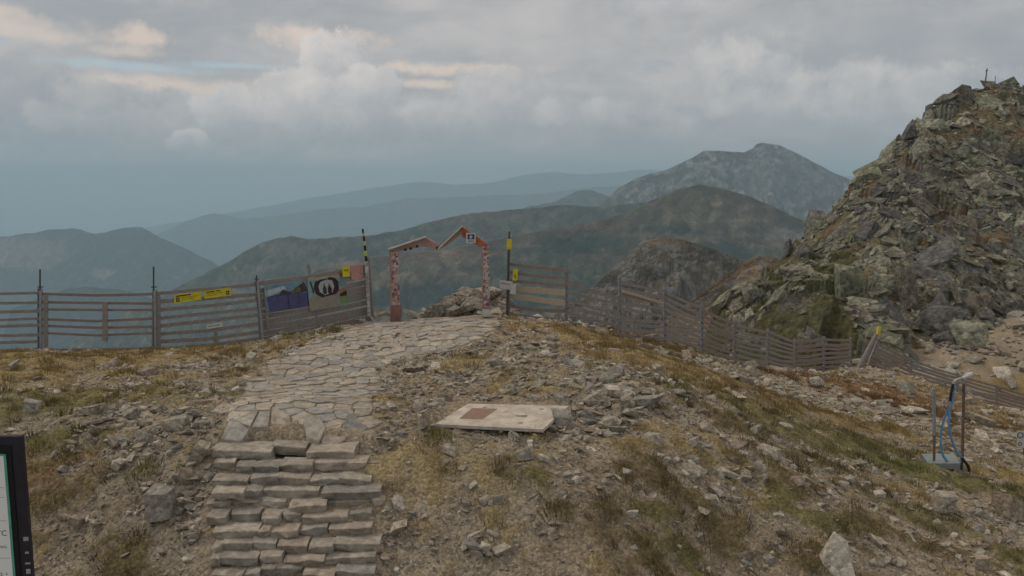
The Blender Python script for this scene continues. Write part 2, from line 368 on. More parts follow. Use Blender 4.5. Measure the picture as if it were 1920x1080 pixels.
# candidates: position, half sizes, rotation, colour, hull
CAND = []
def try_scatter(count, smin, smax, y0, y1, dens, tiny=False, flat=.55):
    Y = np.sqrt(rng.random(count) * (y1 ** 2 - y0 ** 2) + y0 ** 2); X = (rng.random(count) * 2 - 1) * (Y * .72 + 1)
    m_, _ = veg(X, Y); d = dens(X, Y, m_); keep = rng.random(count) < d
    X, Y = X[keep], Y[keep]; Z = gz(X, Y)
    px, py, dep = pixel_of(np.stack([X, Y, Z], -1))
    for i in range(len(X)):
        s_ = smin * (smax / smin) ** (rng.random() ** 1.7)
        a, b, c_ = s_ * (.8 + .5 * rng.random()), s_ * (.55 + .4 * rng.random()), s_ * flat * (.5 + .8 * rng.random())
        CAND.append((np.array([X[i], Y[i], Z[i]]), (a, b, c_), rot_euler(rng, .22), tiny, px[i], py[i], dep[i]))
def dens0(X, Y, m_):
    px, py, dep = pixel_of(np.stack([X, Y, gz(X, Y)], -1))
    z = .42 + .5 * (fbm(X * .6, Y * .6, 71) > .5) + 0 * X
    z = np.where((py < 780) & (px > 150) & (px < 1260), z + .35, z)          # rubble on the plateau
    z = np.where((py > 690) & (py < 830) & (px > 1040) & (px < 1230), 1, z)
    z = np.where((np.abs(px - 345) < 60) & (py > 800), 1, z); z = np.where((np.abs(px - 725) < 35) & (py > 800), .9, z)
    z = z * (1 - .8 * m_)
    z = np.where(inside_path(px, py) & (py < 860), 0, z)
    z = np.where((X > SX0 - .05) & (X < SX1 + .05) & (Y < STEP_Y[0]) & (Y > 8), 0, z)
    z = np.where((px > 835) & (px < 1050) & (py > 752) & (py < 812), 0, z)
    return z
def densb(X, Y, m_): return dens0(X, Y, m_) * .5
def crest(X, Y):
    px, py, dep = pixel_of(np.stack([X, Y, gz(X, Y)], -1)); c_ = np.interp(px, [1180, 1250, 1500, 1700, 1900], [655, 668, 738, 775, 808])
    return (px > 1180) & (py > c_ - 8) & (py < c_ + 26)
try_scatter(70000, .012, .035, 9.6, 21, dens0, True, .8)
try_scatter(36000, .032, .10, 9.6, 33, dens0)
try_scatter(9000, .08, .22, 9.6, 42, densb)
try_scatter(2600, .10, .30, 22, 40, lambda X, Y, m_: np.where(crest(X, Y), .8, 0.0))
try_scatter(3200, .12, .7, 44, 66, lambda X, Y, m_: np.where(X > Y * .42, .55, 0.0))
try_scatter(1300, .15, .5, 26, 62, lambda X, Y, m_: np.where(X > Y * .28, .7, .1) * (1 - .6 * m_))
# hand-placed stones seen in the photo: px, py(bottom), width px, height px, tint, words
HERO = [(302, 968, 66, 52, 2, 'large blue-grey split stone leaning beside the upper left of the stone steps'), (1568, 1075, 74, 74, 3, 'pale pointed stone standing at the bottom edge of the dirt slope'),
 (985, 868, 34, 26, 0, 'grey wedge stone lying alone below the wooden board'), (1212, 764, 74, 22, 2, 'long flat blue-grey slab right of the rubble heap'),
 (180, 778, 44, 20, 0, 'flat grey stone on the green turf at the left'), (222, 886, 34, 24, 3, 'pale rounded stone left of the steps on green turf'),
 (845, 856, 38, 16, 1, 'long tan stone below the left corner of the wooden board'), (1345, 930, 34, 18, 3, 'pale stone above its darker neighbour on the right slope'),
 (1330, 945, 36, 18, 0, 'grey stone under a pale one on the right slope'), (1306, 894, 34, 24, 1, 'squat tan-grey stone at the start of the right turf'),
 (1770, 958, 50, 38, 0, 'dark grey boulder beside the dirt track at the right'), (1888, 968, 56, 46, 4, 'rough brown boulder at the right edge of the slope'),
 (885, 1040, 36, 30, 2, 'blue-grey stone in the bottom cluster'), (912, 1042, 26, 22, 3, 'small whitish stone in the bottom cluster'),
 (1185, 970, 26, 14, 3, 'small pale stone between two brown tussocks'), (935, 948, 22, 24, 1, 'upright tan stone in the bare dirt'),
 (375, 870, 40, 36, 0, 'round grey stone at the top left corner of the steps'), (350, 905, 34, 30, 4, 'brown stone stacked left of the steps'),
 (1055, 800, 42, 32, 2, 'grey block lying on the right corner of the wooden board'), (1110, 760, 44, 22, 0, 'grey slab on the rubble heap'), (1150, 745, 50, 22, 3, 'pale slab on top of the rubble heap'),
 (1140, 800, 36, 20, 1, 'tan block on the lower rubble heap'), (1095, 790, 40, 22, 2, 'dark block in the rubble beside the board'), (775, 700, 40, 14, 5, 'brown flat stone right of the flagstone path'),
 (1440, 856, 50, 18, 0, 'flat grey rock ledge in the right turf'), (1360, 895, 46, 18, 1, 'low tan ledge in the middle of the right slope'), (60, 775, 40, 26, 2, 'grey rock half sunk in the left rubble'), (330, 800, 50, 20, 0, 'broad grey slab left of the flagstone path'),
 (1840, 1068, 34, 24, 4, 'brown stone near the bottom right corner'), (1650, 935, 26, 16, 3, 'pale flat stone beside the dirt track'), (1020, 870, 24, 20, 3, 'white angular stone right of the grey wedge stone'), (980, 790, 30, 14, 5, 'brown pebble tucked under the board edge'),
 (570, 800, 0, 0, 0, '')]
st_empty = []
for k, (px, py, wpx, hpx, ci, lab) in enumerate(HERO):
    if not wpx: continue
    p = PG(px, py); dep = pixel_of(p)[2]; w_, h_ = wpx / F * dep, hpx / F * dep
    V, Fc = HV[(k * 7) % 40]; v = V * np.array([w_ / 2, w_ * .36, h_ * .62])
    a = (rng.random() - .5) * .6; Rm = np.array(Matrix.Rotation(a, 3, 'Z') @ Matrix.Rotation(rng.normal() * .12, 3, 'Y'))
    if hpx >= 70: v[:, :2] *= (1.05 - .75 * (v[:, 2:3] / (h_ * .62) * .5 + .5)) * 1.1
    o = mesh_np('stone', v @ Rm.T + [0, 0, h_ * .42], Fc, M_stone, col=np.array(STONE_C[ci]) * (1.15 if ci == 3 else 1.0), label=lab, category='stone', group='loose stones on the summit ground'); o.location = p
CAND.sort(key=lambda q: -(q[1][0] * 2 + q[1][2]) / q[6] * (1 if (0 < q[4] < 1920 and 0 < q[5] < 1080) else 0))
pile = Pile(); small = Pile(); ni = 0
def words(px, py, sz, ci, fl):
    colw = ['grey', 'tan-grey', 'dark grey', 'pale', 'brown', 'dull brown', 'greenish grey'][ci]
    size = 'larger' if sz > .2 else ('middling' if sz > .13 else 'smaller')
    shape = 'flat' if fl < .42 else ('blocky' if fl > .7 else 'wedge-shaped')
    if py > 840: zone = ('beside the left edge of the stone steps' if px > 300 else 'on the grassy bank left of the steps') if px < 385 else ('on bare dirt just right of the steps' if px < 860 else ('on the bare dirt slope below the board' if px < 1150 else ('among brown tussocks on the lower right slope' if px < 1500 else 'beside the dirt track at far right')))
    elif py > 740: zone = 'in the rubble left of the flagstone path' if px < 420 else ('on gravel left of the wooden board' if px < 830 else ('in the rubble heap beside the wooden board' if px < 1260 else 'on the turf right of the rubble heap'))
    else: zone = 'on the plateau below the left fence' if px < 560 else ('at the end of the flagstone path near the gate' if px < 950 else ('on the plateau below the right fence' if px < 1300 else 'on the far slope by the descending fence'))
    return f'{size} {shape} {colw} stone {zone}'
CLUST = [(362, 950, 26, 130, 75, .05, .15), (722, 950, 22, 130, 45, .04, .11), (1135, 760, 90, 55, 95, .07, .2), (1060, 800, 35, 18, 22, .05, .12), (1180, 730, 110, 40, 45, .08, .2), (250, 810, 170, 45, 75, .06, .17), (330, 720, 150, 40, 60, .04, .12),
 (1000, 690, 220, 45, 110, .05, .16), (900, 800, 90, 14, 16, .05, .1), (900, 1030, 50, 22, 14, .05, .12), (1400, 860, 130, 40, 30, .06, .16), (1350, 740, 110, 25, 40, .06, .18), (1500, 900, 120, 60, 26, .05, .14), (640, 640, 160, 18, 50, .04, .10), (1860, 850, 60, 30, 50, .05, .14), (1700, 1010, 180, 60, 34, .06, .15), (760, 830, 60, 60, 26, .04, .1)]
for (cx_, cy_, rx_, ry_, n_, s0_, s1_) in CLUST:
    for _ in range(n_):
        a_, b_ = rng.random() * 6.283, math.sqrt(rng.random()); px, py = cx_ + math.cos(a_) * b_ * rx_, cy_ + math.sin(a_) * b_ * ry_
        if (835 < px < 1040 and 754 < py < 806) or (SX0 < PG(px, py)[0] < SX1 and py > 850) or py > 1110 or px > 1960: continue
        p = PG(px, py); sz = s0_ * (s1_ / s0_) ** (rng.random() ** 1.4)
        CAND.append((p + [0, 0, .02 * rng.random()], (sz * (.9 + .5 * rng.random()), sz * (.6 + .4 * rng.random()), sz * .5 * (.5 + .8 * rng.random())), rot_euler(rng, .28), False, px, py, pixel_of(p)[2]))
CAND.sort(key=lambda q: -(q[1][0] * 2 + q[1][2]) / q[6] * (1 if (0 < q[4] < 1920 and 0 < q[5] < 1080) else 0))
for q in CAND:
    p, sz, Rm, tiny, px, py, dep = q
    V, Fc = (HS[rng.integers(20)] if tiny else HV[rng.integers(40)])
    ci = int(rng.integers(7)); c_ = np.array(STONE_C[ci]) * (.8 + .35 * rng.random())
    v = (V * np.array(sz)) @ Rm.T; off = np.array([0, 0, sz[2] * .45])
    vis = 0 < px < 1920 and 560 < py < 1080
    if not tiny and vis and ni < 262:
        ni += 1; lab = words(px, py, sz[0], ci, sz[2] / sz[0])
        o = mesh_np('stone', v + off, Fc, M_stone, col=c_, label=lab, category='stone', group='loose stones on the summit ground'); o.location = p
    else: (small if tiny else pile).add(v + off + p, Fc, c_)
pile.build('rubble', M_stone, label='angular grey and tan rubble strewn over the plateau and slope', category='rubble', kind='stuff')
small.build('gravel', M_stone, label='fine gravel and stone chips lying on the dirt', category='gravel', kind='stuff')

# ------------------------------------------------------------------ staircase of rough blocks
ZX = lambda zx: 340 + zx / 3.857
ROWS = [[(205, 640), (642, 895), (898, 1240)], [(225, 380), (382, 508), (515, 700), (704, 940), (950, 1335)], [(215, 470), (485, 690), (693, 920), (925, 1135), (1140, 1365)],
 [(210, 440), (460, 572), (577, 990), (1005, 1430)], [(170, 350), (355, 570), (575, 755), (770, 1040), (1055, 1362), (1368, 1470)],
 [(175, 315), (345, 560), (565, 700), (720, 862), (867, 1195), (1200, 1370)], [(215, 550), (555, 630), (635, 832), (836, 1050), (1060, 1370)],
 [(205, 275), (280, 500), (502, 680), (684, 900), (910, 1095), (1100, 1430)], [(200, 268), (275, 540), (555, 722), (726, 1025), (1030, 1400)],
 [(210, 430), (440, 560), (566, 676), (680, 860), (870, 1100), (1105, 1390)], [(190, 400), (410, 640), (650, 800), (810, 1080), (1090, 1400)], [(200, 460), (470, 700), (712, 900), (910, 1160), (1170, 1410)]]
stairs = empty('stone_staircase', (float((SX0 + SX1) / 2), STEP_Y[9], -1.25), label='rough dry stone staircase climbing to the flagstone path at the left', category='staircase')
def block(x0, x1, yf, zt, h_, dp, r, c_, name, parent):
    w_ = x1 - x0; P = []; n1 = max(3, int(w_ / .2))
    sk, ft = r.normal() * .032, r.random() * .04
    for i in range(n1 + 1):
        t = i / n1; x = x0 + w_ * t; e = .02 + .05 * r.random() if i in (0, n1) else 0; js = r.normal(size=8)
        yt = yf + js[0] * .014 + e; zz = zt + js[1] * .0045 + sk * (t - .5) - (e * .5)
        P.append([(x + js[6] * .006, yt + .004, zz), (x, yt - .006 + js[2] * .004, zz - .008 - abs(js[3]) * .004), (x + js[4] * .008, yt - .004 + js[3] * .012 + ft, zz - h_ * .55),
                  (x - js[7] * .006, yt + .015 + js[5] * .01 + ft, zz - h_ + abs(js[4]) * .012), (x, yf + dp, zz - h_), (x, yf + dp + .02, zt - .004 + js[5] * .006), (x, yf + dp * .4, zt + .002 + js[7] * .004 + sk * (t - .5))])
    V = np.array(P).reshape(-1, 3); Fs = []
    for i in range(n1):
        for j in range(7): Fs.append((i * 7 + j, i * 7 + (j + 1) % 7, (i + 1) * 7 + (j + 1) % 7, (i + 1) * 7 + j))
    Fs.append(tuple(range(7))); Fs.append(tuple(n1 * 7 + j for j in range(6, -1, -1)))
    o = mesh_np(name, V - np.array(parent.location), Fs, M_block, parent, col=c_)
    bm = bmesh.new(); bm.from_mesh(o.data); bmesh.ops.triangulate(bm, faces=bm.faces[:]); bmesh.ops.recalc_face_normals(bm, faces=bm.faces[:]); bm.to_mesh(o.data); bm.free(); return o
M_block = surf_mat('step_granite', .5, 10, .9, .45)
r = np.random.default_rng(5)
BC = [(.365, .32, .26), (.35, .315, .265), (.385, .325, .26), (.335, .305, .265), (.40, .355, .29)]
for k, row in enumerate(ROWS):
    zt = -.125 * k
    for (a, b) in row:
        y = front_edge(k) + (r.random() - .5) * 9 - (4 if k == 0 else 0)
        p0, p1 = PZ(ZX(a), y, zt), PZ(ZX(b), y, zt)
        block(p0[0], p1[0], p0[1] + (r.random() - .5) * .03, zt + (.03 if k == 0 else 0) + r.normal() * .014, .14 + r.random() * .03, .62 if k == 0 else .34, r, np.array(BC[r.integers(5)]) * (.85 + .3 * r.random()), 'step_stone', stairs)

# ------------------------------------------------------------------ flagstone path
def poly_px(): pass
pts = []
for _ in range(60000):
    y = 12.35 + rng.random() * 14.5; x = (rng.random() * 2 - 1) * 9
    pts.append((x, y))
pts = np.array(pts); gp = np.c_[pts, gz(pts[:, 0], pts[:, 1])]; px, py, dep = pixel_of(gp)
core = inside_path(px + (fbm(pts[:, 0] * 2, pts[:, 1] * 2, 90) - .5) * 110, py) & (py > 597) & (py < 832)
ok = core | inside_path(px + 60, py) | inside_path(px - 60, py) | ((py > 580) & (py < 870) & (px > 380) & (px < 960) & inside_path(px, np.clip(py, 600, 850)))
pts = np.c_[pts, core][ok]
sel = []; 
for p in pts:
    p = np.array(p); rad = .20 + .22 * rng.random() ** 1.4 + .05 * max(0, (p[1] - 16) / 10)
    if all((p[0] - q[0]) ** 2 + ((p[1] - q[1]) * .85) ** 2 > rad * rad * 1.2 for q in sel): sel.append(p)
sel = np.array(sel); core = sel[:, 2] > .5; sel = sel[:, :2]; Vp, Fp, Cp_ = [], [], []; nb_ = 0
for i, p in enumerate(sel):
    if not core[i]: continue
    dd = sel - p; dist = np.hypot(dd[:, 0], dd[:, 1]); near = np.argsort(dist)[1:14]
    poly = [p + .62 * np.array([math.cos(t) * 1.15, math.sin(t) * 1.1]) * (.9 + .2 * rng.random()) for t in np.linspace(0, 2 * math.pi, 9)[:-1]]
    for j in near:
        nrm = dd[j] / dist[j]; lim = dist[j] / 2 - .009 - .008 * rng.random(); o_ = []
        for a in range(len(poly)):
            A, B = poly[a] - p, poly[(a + 1) % len(poly)] - p; da, db = A @ nrm - lim, B @ nrm - lim
            if da <= 0: o_.append(poly[a])
            if da * db < 0: o_.append(p + A + (B - A) * da / (da - db))
        poly = o_
        if len(poly) < 3: break
    if len(poly) < 3: continue
    poly = np.array(poly); ctr = poly.mean(0); z0 = gz(poly[:, 0], poly[:, 1]); zc = float(gz(ctr[0], ctr[1]))
    t1, t2, hh = float(gz(ctr[0] + .3, ctr[1]) - gz(ctr[0] - .3, ctr[1])) / .6 + rng.normal() * .012, float(gz(ctr[0], ctr[1] + .3) - gz(ctr[0], ctr[1] - .3)) / .6 + rng.normal() * .012, .012 + .016 * rng.random()
    q = poly + rng.normal(size=poly.shape) * .006; k = len(q)
    top = lambda P_, dz: np.c_[P_, zc + hh + dz + (P_[:, 0] - ctr[0]) * t1 + (P_[:, 1] - ctr[1]) * t2]
    bot = np.c_[q, z0 - .12]; mid = top(q, -.008); tp = top(ctr + (q - ctr) * .955, 0)
    Vp.append(np.r_[bot, mid, tp])
    for a in range(k):
        b = (a + 1) % k
        Fp += [(nb_ + a, nb_ + b, nb_ + k + b, nb_ + k + a), (nb_ + k + a, nb_ + k + b, nb_ + 2 * k + b, nb_ + 2 * k + a)]
    Fp.append(tuple(nb_ + 2 * k + a for a in range(k))); nb_ += 3 * k
    c_ = np.array([(.375, .335, .275), (.36, .33, .285), (.40, .35, .28), (.33, .31, .28), (.39, .33, .265)][rng.integers(5)]) * (.85 + .28 * rng.random())
    Cp_.append(np.broadcast_to(c_, (3 * k, 3)))
mesh_np('path', np.concatenate(Vp), Fp, M_block, col=np.concatenate(Cp_), kind='structure')

# ------------------------------------------------------------------ turf: blades in clumps
def plain_attr_mat(name, rough=.9):
    m_, nt_, b = newmat(name); at = nt_.nodes.new('ShaderNodeAttribute'); at.attribute_name = 'Col'
    nt_.links.new(at.outputs['Color'], b.inputs['Base Color']); b.inputs['Roughness'].default_value = rough
    b.inputs['Specular IOR Level'].default_value = .1; return m_
M_grass = plain_attr_mat('dry_grass')
NC = 60000
Y = np.sqrt(rng.random(NC) * (44 ** 2 - 9.4 ** 2) + 9.4 ** 2); X = (rng.random(NC) * 2 - 1) * (Y * .70 + 1)
m_, cc = veg(X, Y); near = np.clip(17 / Y, .35, 1); keep = rng.random(NC) < m_ * (.35 + .65 * near)
qx, qy, _d = pixel_of(np.stack([X, Y, gz(X, Y)], -1)); keep &= ~(inside_path(qx, qy) & (qy < 850)); keep &= ~((X > SX0) & (X < SX1) & (Y < STEP_Y[0]) & (Y > 8))
X, Y, cc, m_ = X[keep], Y[keep], cc[keep], m_[keep]
nbld = 9; n_ = len(X) * nbld
bx = np.repeat(X, nbld) + rng.normal(size=n_) * .045; by = np.repeat(Y, nbld) + rng.normal(size=n_) * .045; bz = gz(bx, by) + np.repeat(m_, nbld) * .03
hh = (.035 + .07 * rng.random(n_)) * np.repeat(.6 + .8 * fbm(X, Y, 77), nbld); an = rng.random(n_) * 6.283; wd = .006 + .007 * rng.random(n_) * np.maximum(1, by / 16)
lean = rng.normal(size=(n_, 2)) * .5 * hh[:, None]
v0 = np.c_[bx - np.cos(an) * wd, by - np.sin(an) * wd, bz - .02]; v1 = np.c_[bx + np.cos(an) * wd, by + np.sin(an) * wd, bz - .02]; v2 = np.c_[bx + lean[:, 0], by + lean[:, 1], bz + hh]
V = np.stack([v0, v1, v2], 1).reshape(-1, 3); Fg = np.arange(3 * n_).reshape(-1, 3)
cb = np.repeat(np.repeat(cc, nbld, 0) * (.75 + .75 * rng.random((n_, 1))), 3, 0)
NT = 9500
ty = np.sqrt(rng.random(NT) * (30 ** 2 - 9.4 ** 2) + 9.4 ** 2); tx = (rng.random(NT) * 2 - 1) * (ty * .70 + 1); tm, tcc = veg(tx, ty)
qx, qy, _d = pixel_of(np.stack([tx, ty, gz(tx, ty)], -1)); kp = (rng.random(NT) < (tm - .25) * 1.1) & ~(inside_path(qx, qy) & (qy < 850)) & ~((tx > SX0 - .1) & (tx < SX1 + .1) & (ty < STEP_Y[0]) & (ty > 8))
tx, ty, tcc = tx[kp], ty[kp], tcc[kp]; nb2 = 70; m2 = len(tx) * nb2
rad = np.repeat(.07 + .2 * rng.random(len(tx)) ** 1.6, nb2); ra_, rr_ = rng.random(m2) * 6.283, np.sqrt(rng.random(m2))
ox, oy = np.cos(ra_) * rr_, np.sin(ra_) * rr_
bx = np.repeat(tx, nb2) + ox * rad; by = np.repeat(ty, nb2) + oy * rad * .8; bz = gz(bx, by) + (1 - rr_ ** 2) * rad * .45
hh2 = (.05 + .05 * rng.random(m2)) * (.6 + rad * 4); an = rng.random(m2) * 6.283; wd = .005 + .006 * rng.random(m2)
w0 = np.c_[bx - np.cos(an) * wd, by - np.sin(an) * wd, bz - .04]; w1 = np.c_[bx + np.cos(an) * wd, by + np.sin(an) * wd, bz - .04]
w2 = np.c_[bx + ox * hh2 * .7 + rng.normal(size=m2) * .015, by + oy * hh2 * .7 + rng.normal(size=m2) * .015, bz + hh2]
V = np.r_[V, np.stack([w0, w1, w2], 1).reshape(-1, 3)]; Fg = np.arange(len(V)).reshape(-1, 3)
cb = np.r_[cb, np.repeat(np.repeat(tcc * (.7 + .35 * rng.random((len(tx), 1))), nb2, 0) * (.75 + .6 * rng.random((m2, 1))), 3, 0)]
mesh_np('grass', V, Fg, M_grass, col=np.clip(cb, 0, .5), label='dry ochre and olive mountain grass growing in tufts', category='grass', kind='stuff')
print('grass blades', n_, 'stones', len(CAND), 'flags', len(sel))

# ------------------------------------------------------------------ rocky hill on the right
HP = [PY(*a) for a in [(1860, 156, 96), (1920, 162, 98), (1830, 160, 95), (1790, 192, 92), (1740, 232, 90), (1700, 258, 88), (1660, 312, 85), (1620, 350, 83), (1590, 380, 81), (1560, 425, 79), (1520, 458, 77), (1490, 490, 75), (1450, 525, 72), (1405, 540, 69), (1375, 545, 68), (1345, 590, 66),
      (1920, 300, 84), (1820, 300, 83), (1920, 430, 74), (1800, 430, 73), (1700, 400, 75), (1640, 450, 72), (1700, 500, 66), (1800, 520, 64), (1920, 520, 67), (1560, 520, 68), (1600, 560, 60), (1500, 580, 61), (1680, 590, 56), (1450, 600, 60), (1400, 600, 63),
      (1600, 650, 50), (1500, 640, 52), (1700, 640, 52.5), (1800, 610, 58), (1920, 575, 64), (1420, 640, 54), (1380, 630, 58)]]
for p in list(HP[:16]):                 # falls away behind the skyline
    HP.append(np.array(p) + [-6, 13, -14]); HP.append(np.array(p) + [-16, 30, -45])
HP += [np.array(a) for a in [(70, 75, -4), (85, 90, 4), (90, 70, -8), (75, 100, 16), (66, 130, 0), (100, 130, -10), (60, 55, -11), (75, 50, -14), (30, 47, -10), (22, 45, -12), (13, 55, -22), (12, 66, -26)]]
htps = TPS(HP, .004)
def cells(X, Y, sc, seed, amp, tilt):     # fractured slabs: each cell has its own height and tilt
    x, y = X / sc + (fbm(X / sc * .7, Y / sc * .7, seed, 2) - .5), Y / sc; i0, j0 = np.floor(x), np.floor(y)
    bd_ = np.full(X.shape, 9.); o = np.zeros(X.shape); idn = np.zeros(X.shape)
    for di in (-1, 0, 1):
        for dj in (-1, 0, 1):
            ci, cj = i0 + di, j0 + dj; fx, fy = ci + _h(ci, cj, seed), cj + _h(ci, cj, seed + 1); d = (x - fx) ** 2 + (y - fy) ** 2
            hh_ = (_h(ci, cj, seed + 2) - .5) * amp + ((x - fx) * (_h(ci, cj, seed + 3) - .5) + (y - fy) * (_h(ci, cj, seed + 4) - .5)) * tilt
            m_ = d < bd_; o = np.where(m_, hh_, o); idn = np.where(m_, _h(ci, cj, seed + 5), idn); bd_ = np.minimum(bd_, d)
    return o, idn
def rockmask(X, Y): return np.clip((fbm(X * .13, Y * .13, 35, 5, .6) - .40) * 9, 0, 1)
def hz(X, Y, full=False):
    n1 = ridged(X * .10 + 3, Y * .10, 15, 4); a, ia = cells(X, Y, 4.2, 210, 2.2, 3.0); b_, ib = cells(X, Y, 1.7, 230, .9, 1.5)
    k = .25 + .75 * rockmask(X, Y)
    z = htps(X, Y) - .7 + (n1 - .5) * 1.0 + (a + b_) * k * .75
    return (z, ia, ib) if full else z
hx = np.r_[np.arange(8, 17, .5), np.arange(17, 74, .24), np.arange(74, 100, .8)]; hy = np.r_[np.arange(44, 50, .4), np.arange(50, 102, .24), np.arange(102, 135, .8)]; HX, HY = np.meshgrid(hx, hy); HZ, IA, IB = hz(HX, HY, True)
hpx, hpy, _ = pixel_of(np.stack([HX, HY, HZ], -1))
def hill_col(X, Y, px, py):
    a = fbm(X * .25, Y * .25, 25, 5)[..., None]; b = fbm(X * .9, Y * .9, 27, 4)[..., None]
    c_ = np.array([.20, .16, .095]) * (1 - a) + np.array([.15, .135, .075]) * a
    c_ = np.where(b > .60, np.array([.18, .125, .07]), c_)
    mossy = np.clip((fbm(X * .2, Y * .2, 29, 3) - .22) * 5, 0, 1) * ((px < 1610) & (py > 470))
    c_ = c_ * (1 - mossy[..., None]) + np.array([.10, .095, .04]) * mossy[..., None]
    L_ = np.array(LICH_C); rk = L_[(IA * 6.99).astype(int)] * .6 + L_[(IB * 6.99).astype(int)] * .4
    rk = rk * (.62 + .35 * IB[..., None]); m_ = (rockmask(X, Y) * (1 - .6 * mossy))[..., None] * (b < .60)
    m_ = np.clip((m_ - .35) * 4, 0, 1)
    return c_ * (1 - m_) + rk * m_
mesh_np('hill', np.stack([HX, HY, HZ], -1).reshape(-1, 3), grid_faces(*HX.shape), surf_mat('hill_soil', .9, 3, .95, .6), col=hill_col(HX, HY, hpx, hpy).reshape(-1, 3), smooth=False, kind='structure')
HB = []
def hill_rocks(count, smin, smax, cond, flat=.6, sink=.3, tilt=.35):
    X = 12 + rng.random(count) * 62; Y = 50 + rng.random(count) * 55; Z = hz(X, Y); px, py, dep = pixel_of(np.stack([X, Y, Z], -1))
    gx = (hz(X + .5, Y) - hz(X - .5, Y)); gy = (hz(X, Y + .5) - hz(X, Y - .5)); above = Z > gz(X, Y) - .3
    facing = (gy > -.25)
    for i in range(count):
        if not (above[i] and facing[i] and 1300 < px[i] < 2050 and cond(px[i], py[i], X[i], Y[i]) > rng.random()): continue
        s_ = smin * (smax / smin) ** (rng.random() ** 1.5)
        nrm = Vector((-gx[i], -gy[i], 1)).normalized(); q = Vector((0, 0, 1)).rotation_difference(nrm).to_matrix()
        Rm = np.array(q) @ rot_euler(rng, tilt)
        sz = (s_ * (.8 + .6 * rng.random()), s_ * (.5 + .45 * rng.random()), s_ * flat * (.5 + .8 * rng.random()))
        HB.append((np.array([X[i], Y[i], Z[i]]), sz, Rm, px[i], py[i], dep[i], np.array(nrm) * sz[2] * (.5 - sink)))
def c_main(px, py, X, Y):
    m_ = fbm(X * .3, Y * .3, 31, 3); m_ = m_ - .08 * (1 - float(rockmask(np.array(X), np.array(Y))))
    if px < 1600 and py > 470: return .9 if m_ > .56 else .07
    if px > 1700 and py > 600: return .15
    return 1.0 if m_ > .47 else .22
hill_rocks(22000, .15, .42, c_main, .45, .45, .2)
hill_rocks(6500, .35, .95, c_main, .42, .55, .16)
hill_rocks(900, .9, 1.8, c_main, .4, .6, .14)
hill_rocks(70, 1.1, 1.7, lambda px, py, X, Y: (.9 if (1480 < px < 1860 and 380 < py < 640) else .12) * c_main(px, py, X, Y), .7, .35, .3)
hill_rocks(900, .5, 1.4, lambda px, py, X, Y: .5 if (px > 1740 and 560 < py < 640) or (1340 < px < 1420 and py > 530) else 0)
# skyline tooth and outcrops: px, py, width, height, Y
HEROB = [(1708, 262, 34, 38, 88, 4, 'dark pointed rock tooth sticking up on the hill skyline'), (1815, 642, 74, 38, 53, 5, 'large rounded pale-green boulder beside the sandy path'), (1765, 640, 40, 18, 53, 4, 'flat dark slab left of the large rounded boulder'),
 (1380, 585, 44, 50, 67, 2, 'dark rock knob at the left foot of the hill'), (1760, 620, 80, 60, 57, 4, 'dark overhanging outcrop above the sandy path'), (1640, 640, 70, 70, 54, 2, 'tall grey cliff block rising behind the gap in the fence'),
 (1585, 580, 60, 84, 61, 0, 'steep grey-green rock face left of the cliff block'), (1700, 580, 70, 84, 61, 6, 'broad upright grey rock face above the dark outcrop'), (1510, 500, 34, 40, 75, 4, 'dark crag on the left skyline of the hill'), (1855, 168, 36, 18, 95, 6, 'low summit rock under the pole'),
 (1885, 168, 40, 20, 96, 2, 'summit rock right of the pole'), (1905, 310, 40, 26, 83, 4, 'dark block high on the right edge of the hill'), (1660, 560, 46, 60, 63, 5, 'pale lichen-covered slab on the cliff'), (1590, 705, 60, 34, 42, 5, 'pale rounded boulder between the two fences'),
 (1675, 645, 46, 44, 52, 6, 'rough rock beside the yellow marker post'), (1505, 660, 34, 30, 50, 6, 'rock standing behind the bend of the fence')]
for k, (px, py, wp, hp, Y_, ci, lab) in enumerate(HEROB):
    p = PY(px, py, Y_); dep = pixel_of(p)[2]; w_, h_ = wp / F * dep, hp / F * dep
    V, Fc = HV[(k * 5 + 3) % 40]
    if k == 0:
        v = V * np.array([w_ / 2, w_ / 2, h_ * .6]); v[:, :2] *= (1.0 - .7 * (V[:, 2:3] * .5 + .5))
    else: v = V * np.array([w_ / 2, w_ * .45, h_ * .62])
    Rm = np.array(Matrix.Rotation(rng.normal() * .3, 3, 'Z') @ Matrix.Rotation(rng.normal() * .15, 3, 'Y'))
    o = mesh_np('boulder', v @ Rm.T + [0, 0, h_ * .42], Fc, M_boulder, col=np.array(LICH_C[ci]), label=lab, category='boulder', group='boulders of the rocky hill'); o.location = p
HB.sort(key=lambda q: -(q[1][0] * 2 + q[1][2]) / q[5] * (1 if (0 < q[3] < 1920 and q[4] < 660) else 0))
hp_ = Pile()
def bwords(px, py, sz, ci):
    colw = ['grey-green', 'pale green', 'dark grey', 'pale', 'blackish', 'light lichen-covered', 'brownish'][ci]
    z = 'near the summit' if py < 240 else ('on the upper slope' if py < 360 else ('on the middle slope' if py < 480 else ('on the lower slope' if py < 580 else 'at the foot')))
    h_ = 'towards the left skyline' if px < 1930 - (py) * .75 + 60 and px < 1700 else ('in the middle' if px < 1800 else 'towards the right edge')
    return f"{colw} {'huge' if sz > 1.9 else ('big' if sz > 1.35 else 'mid-sized')} boulder {z} of the rocky hill, {h_}"
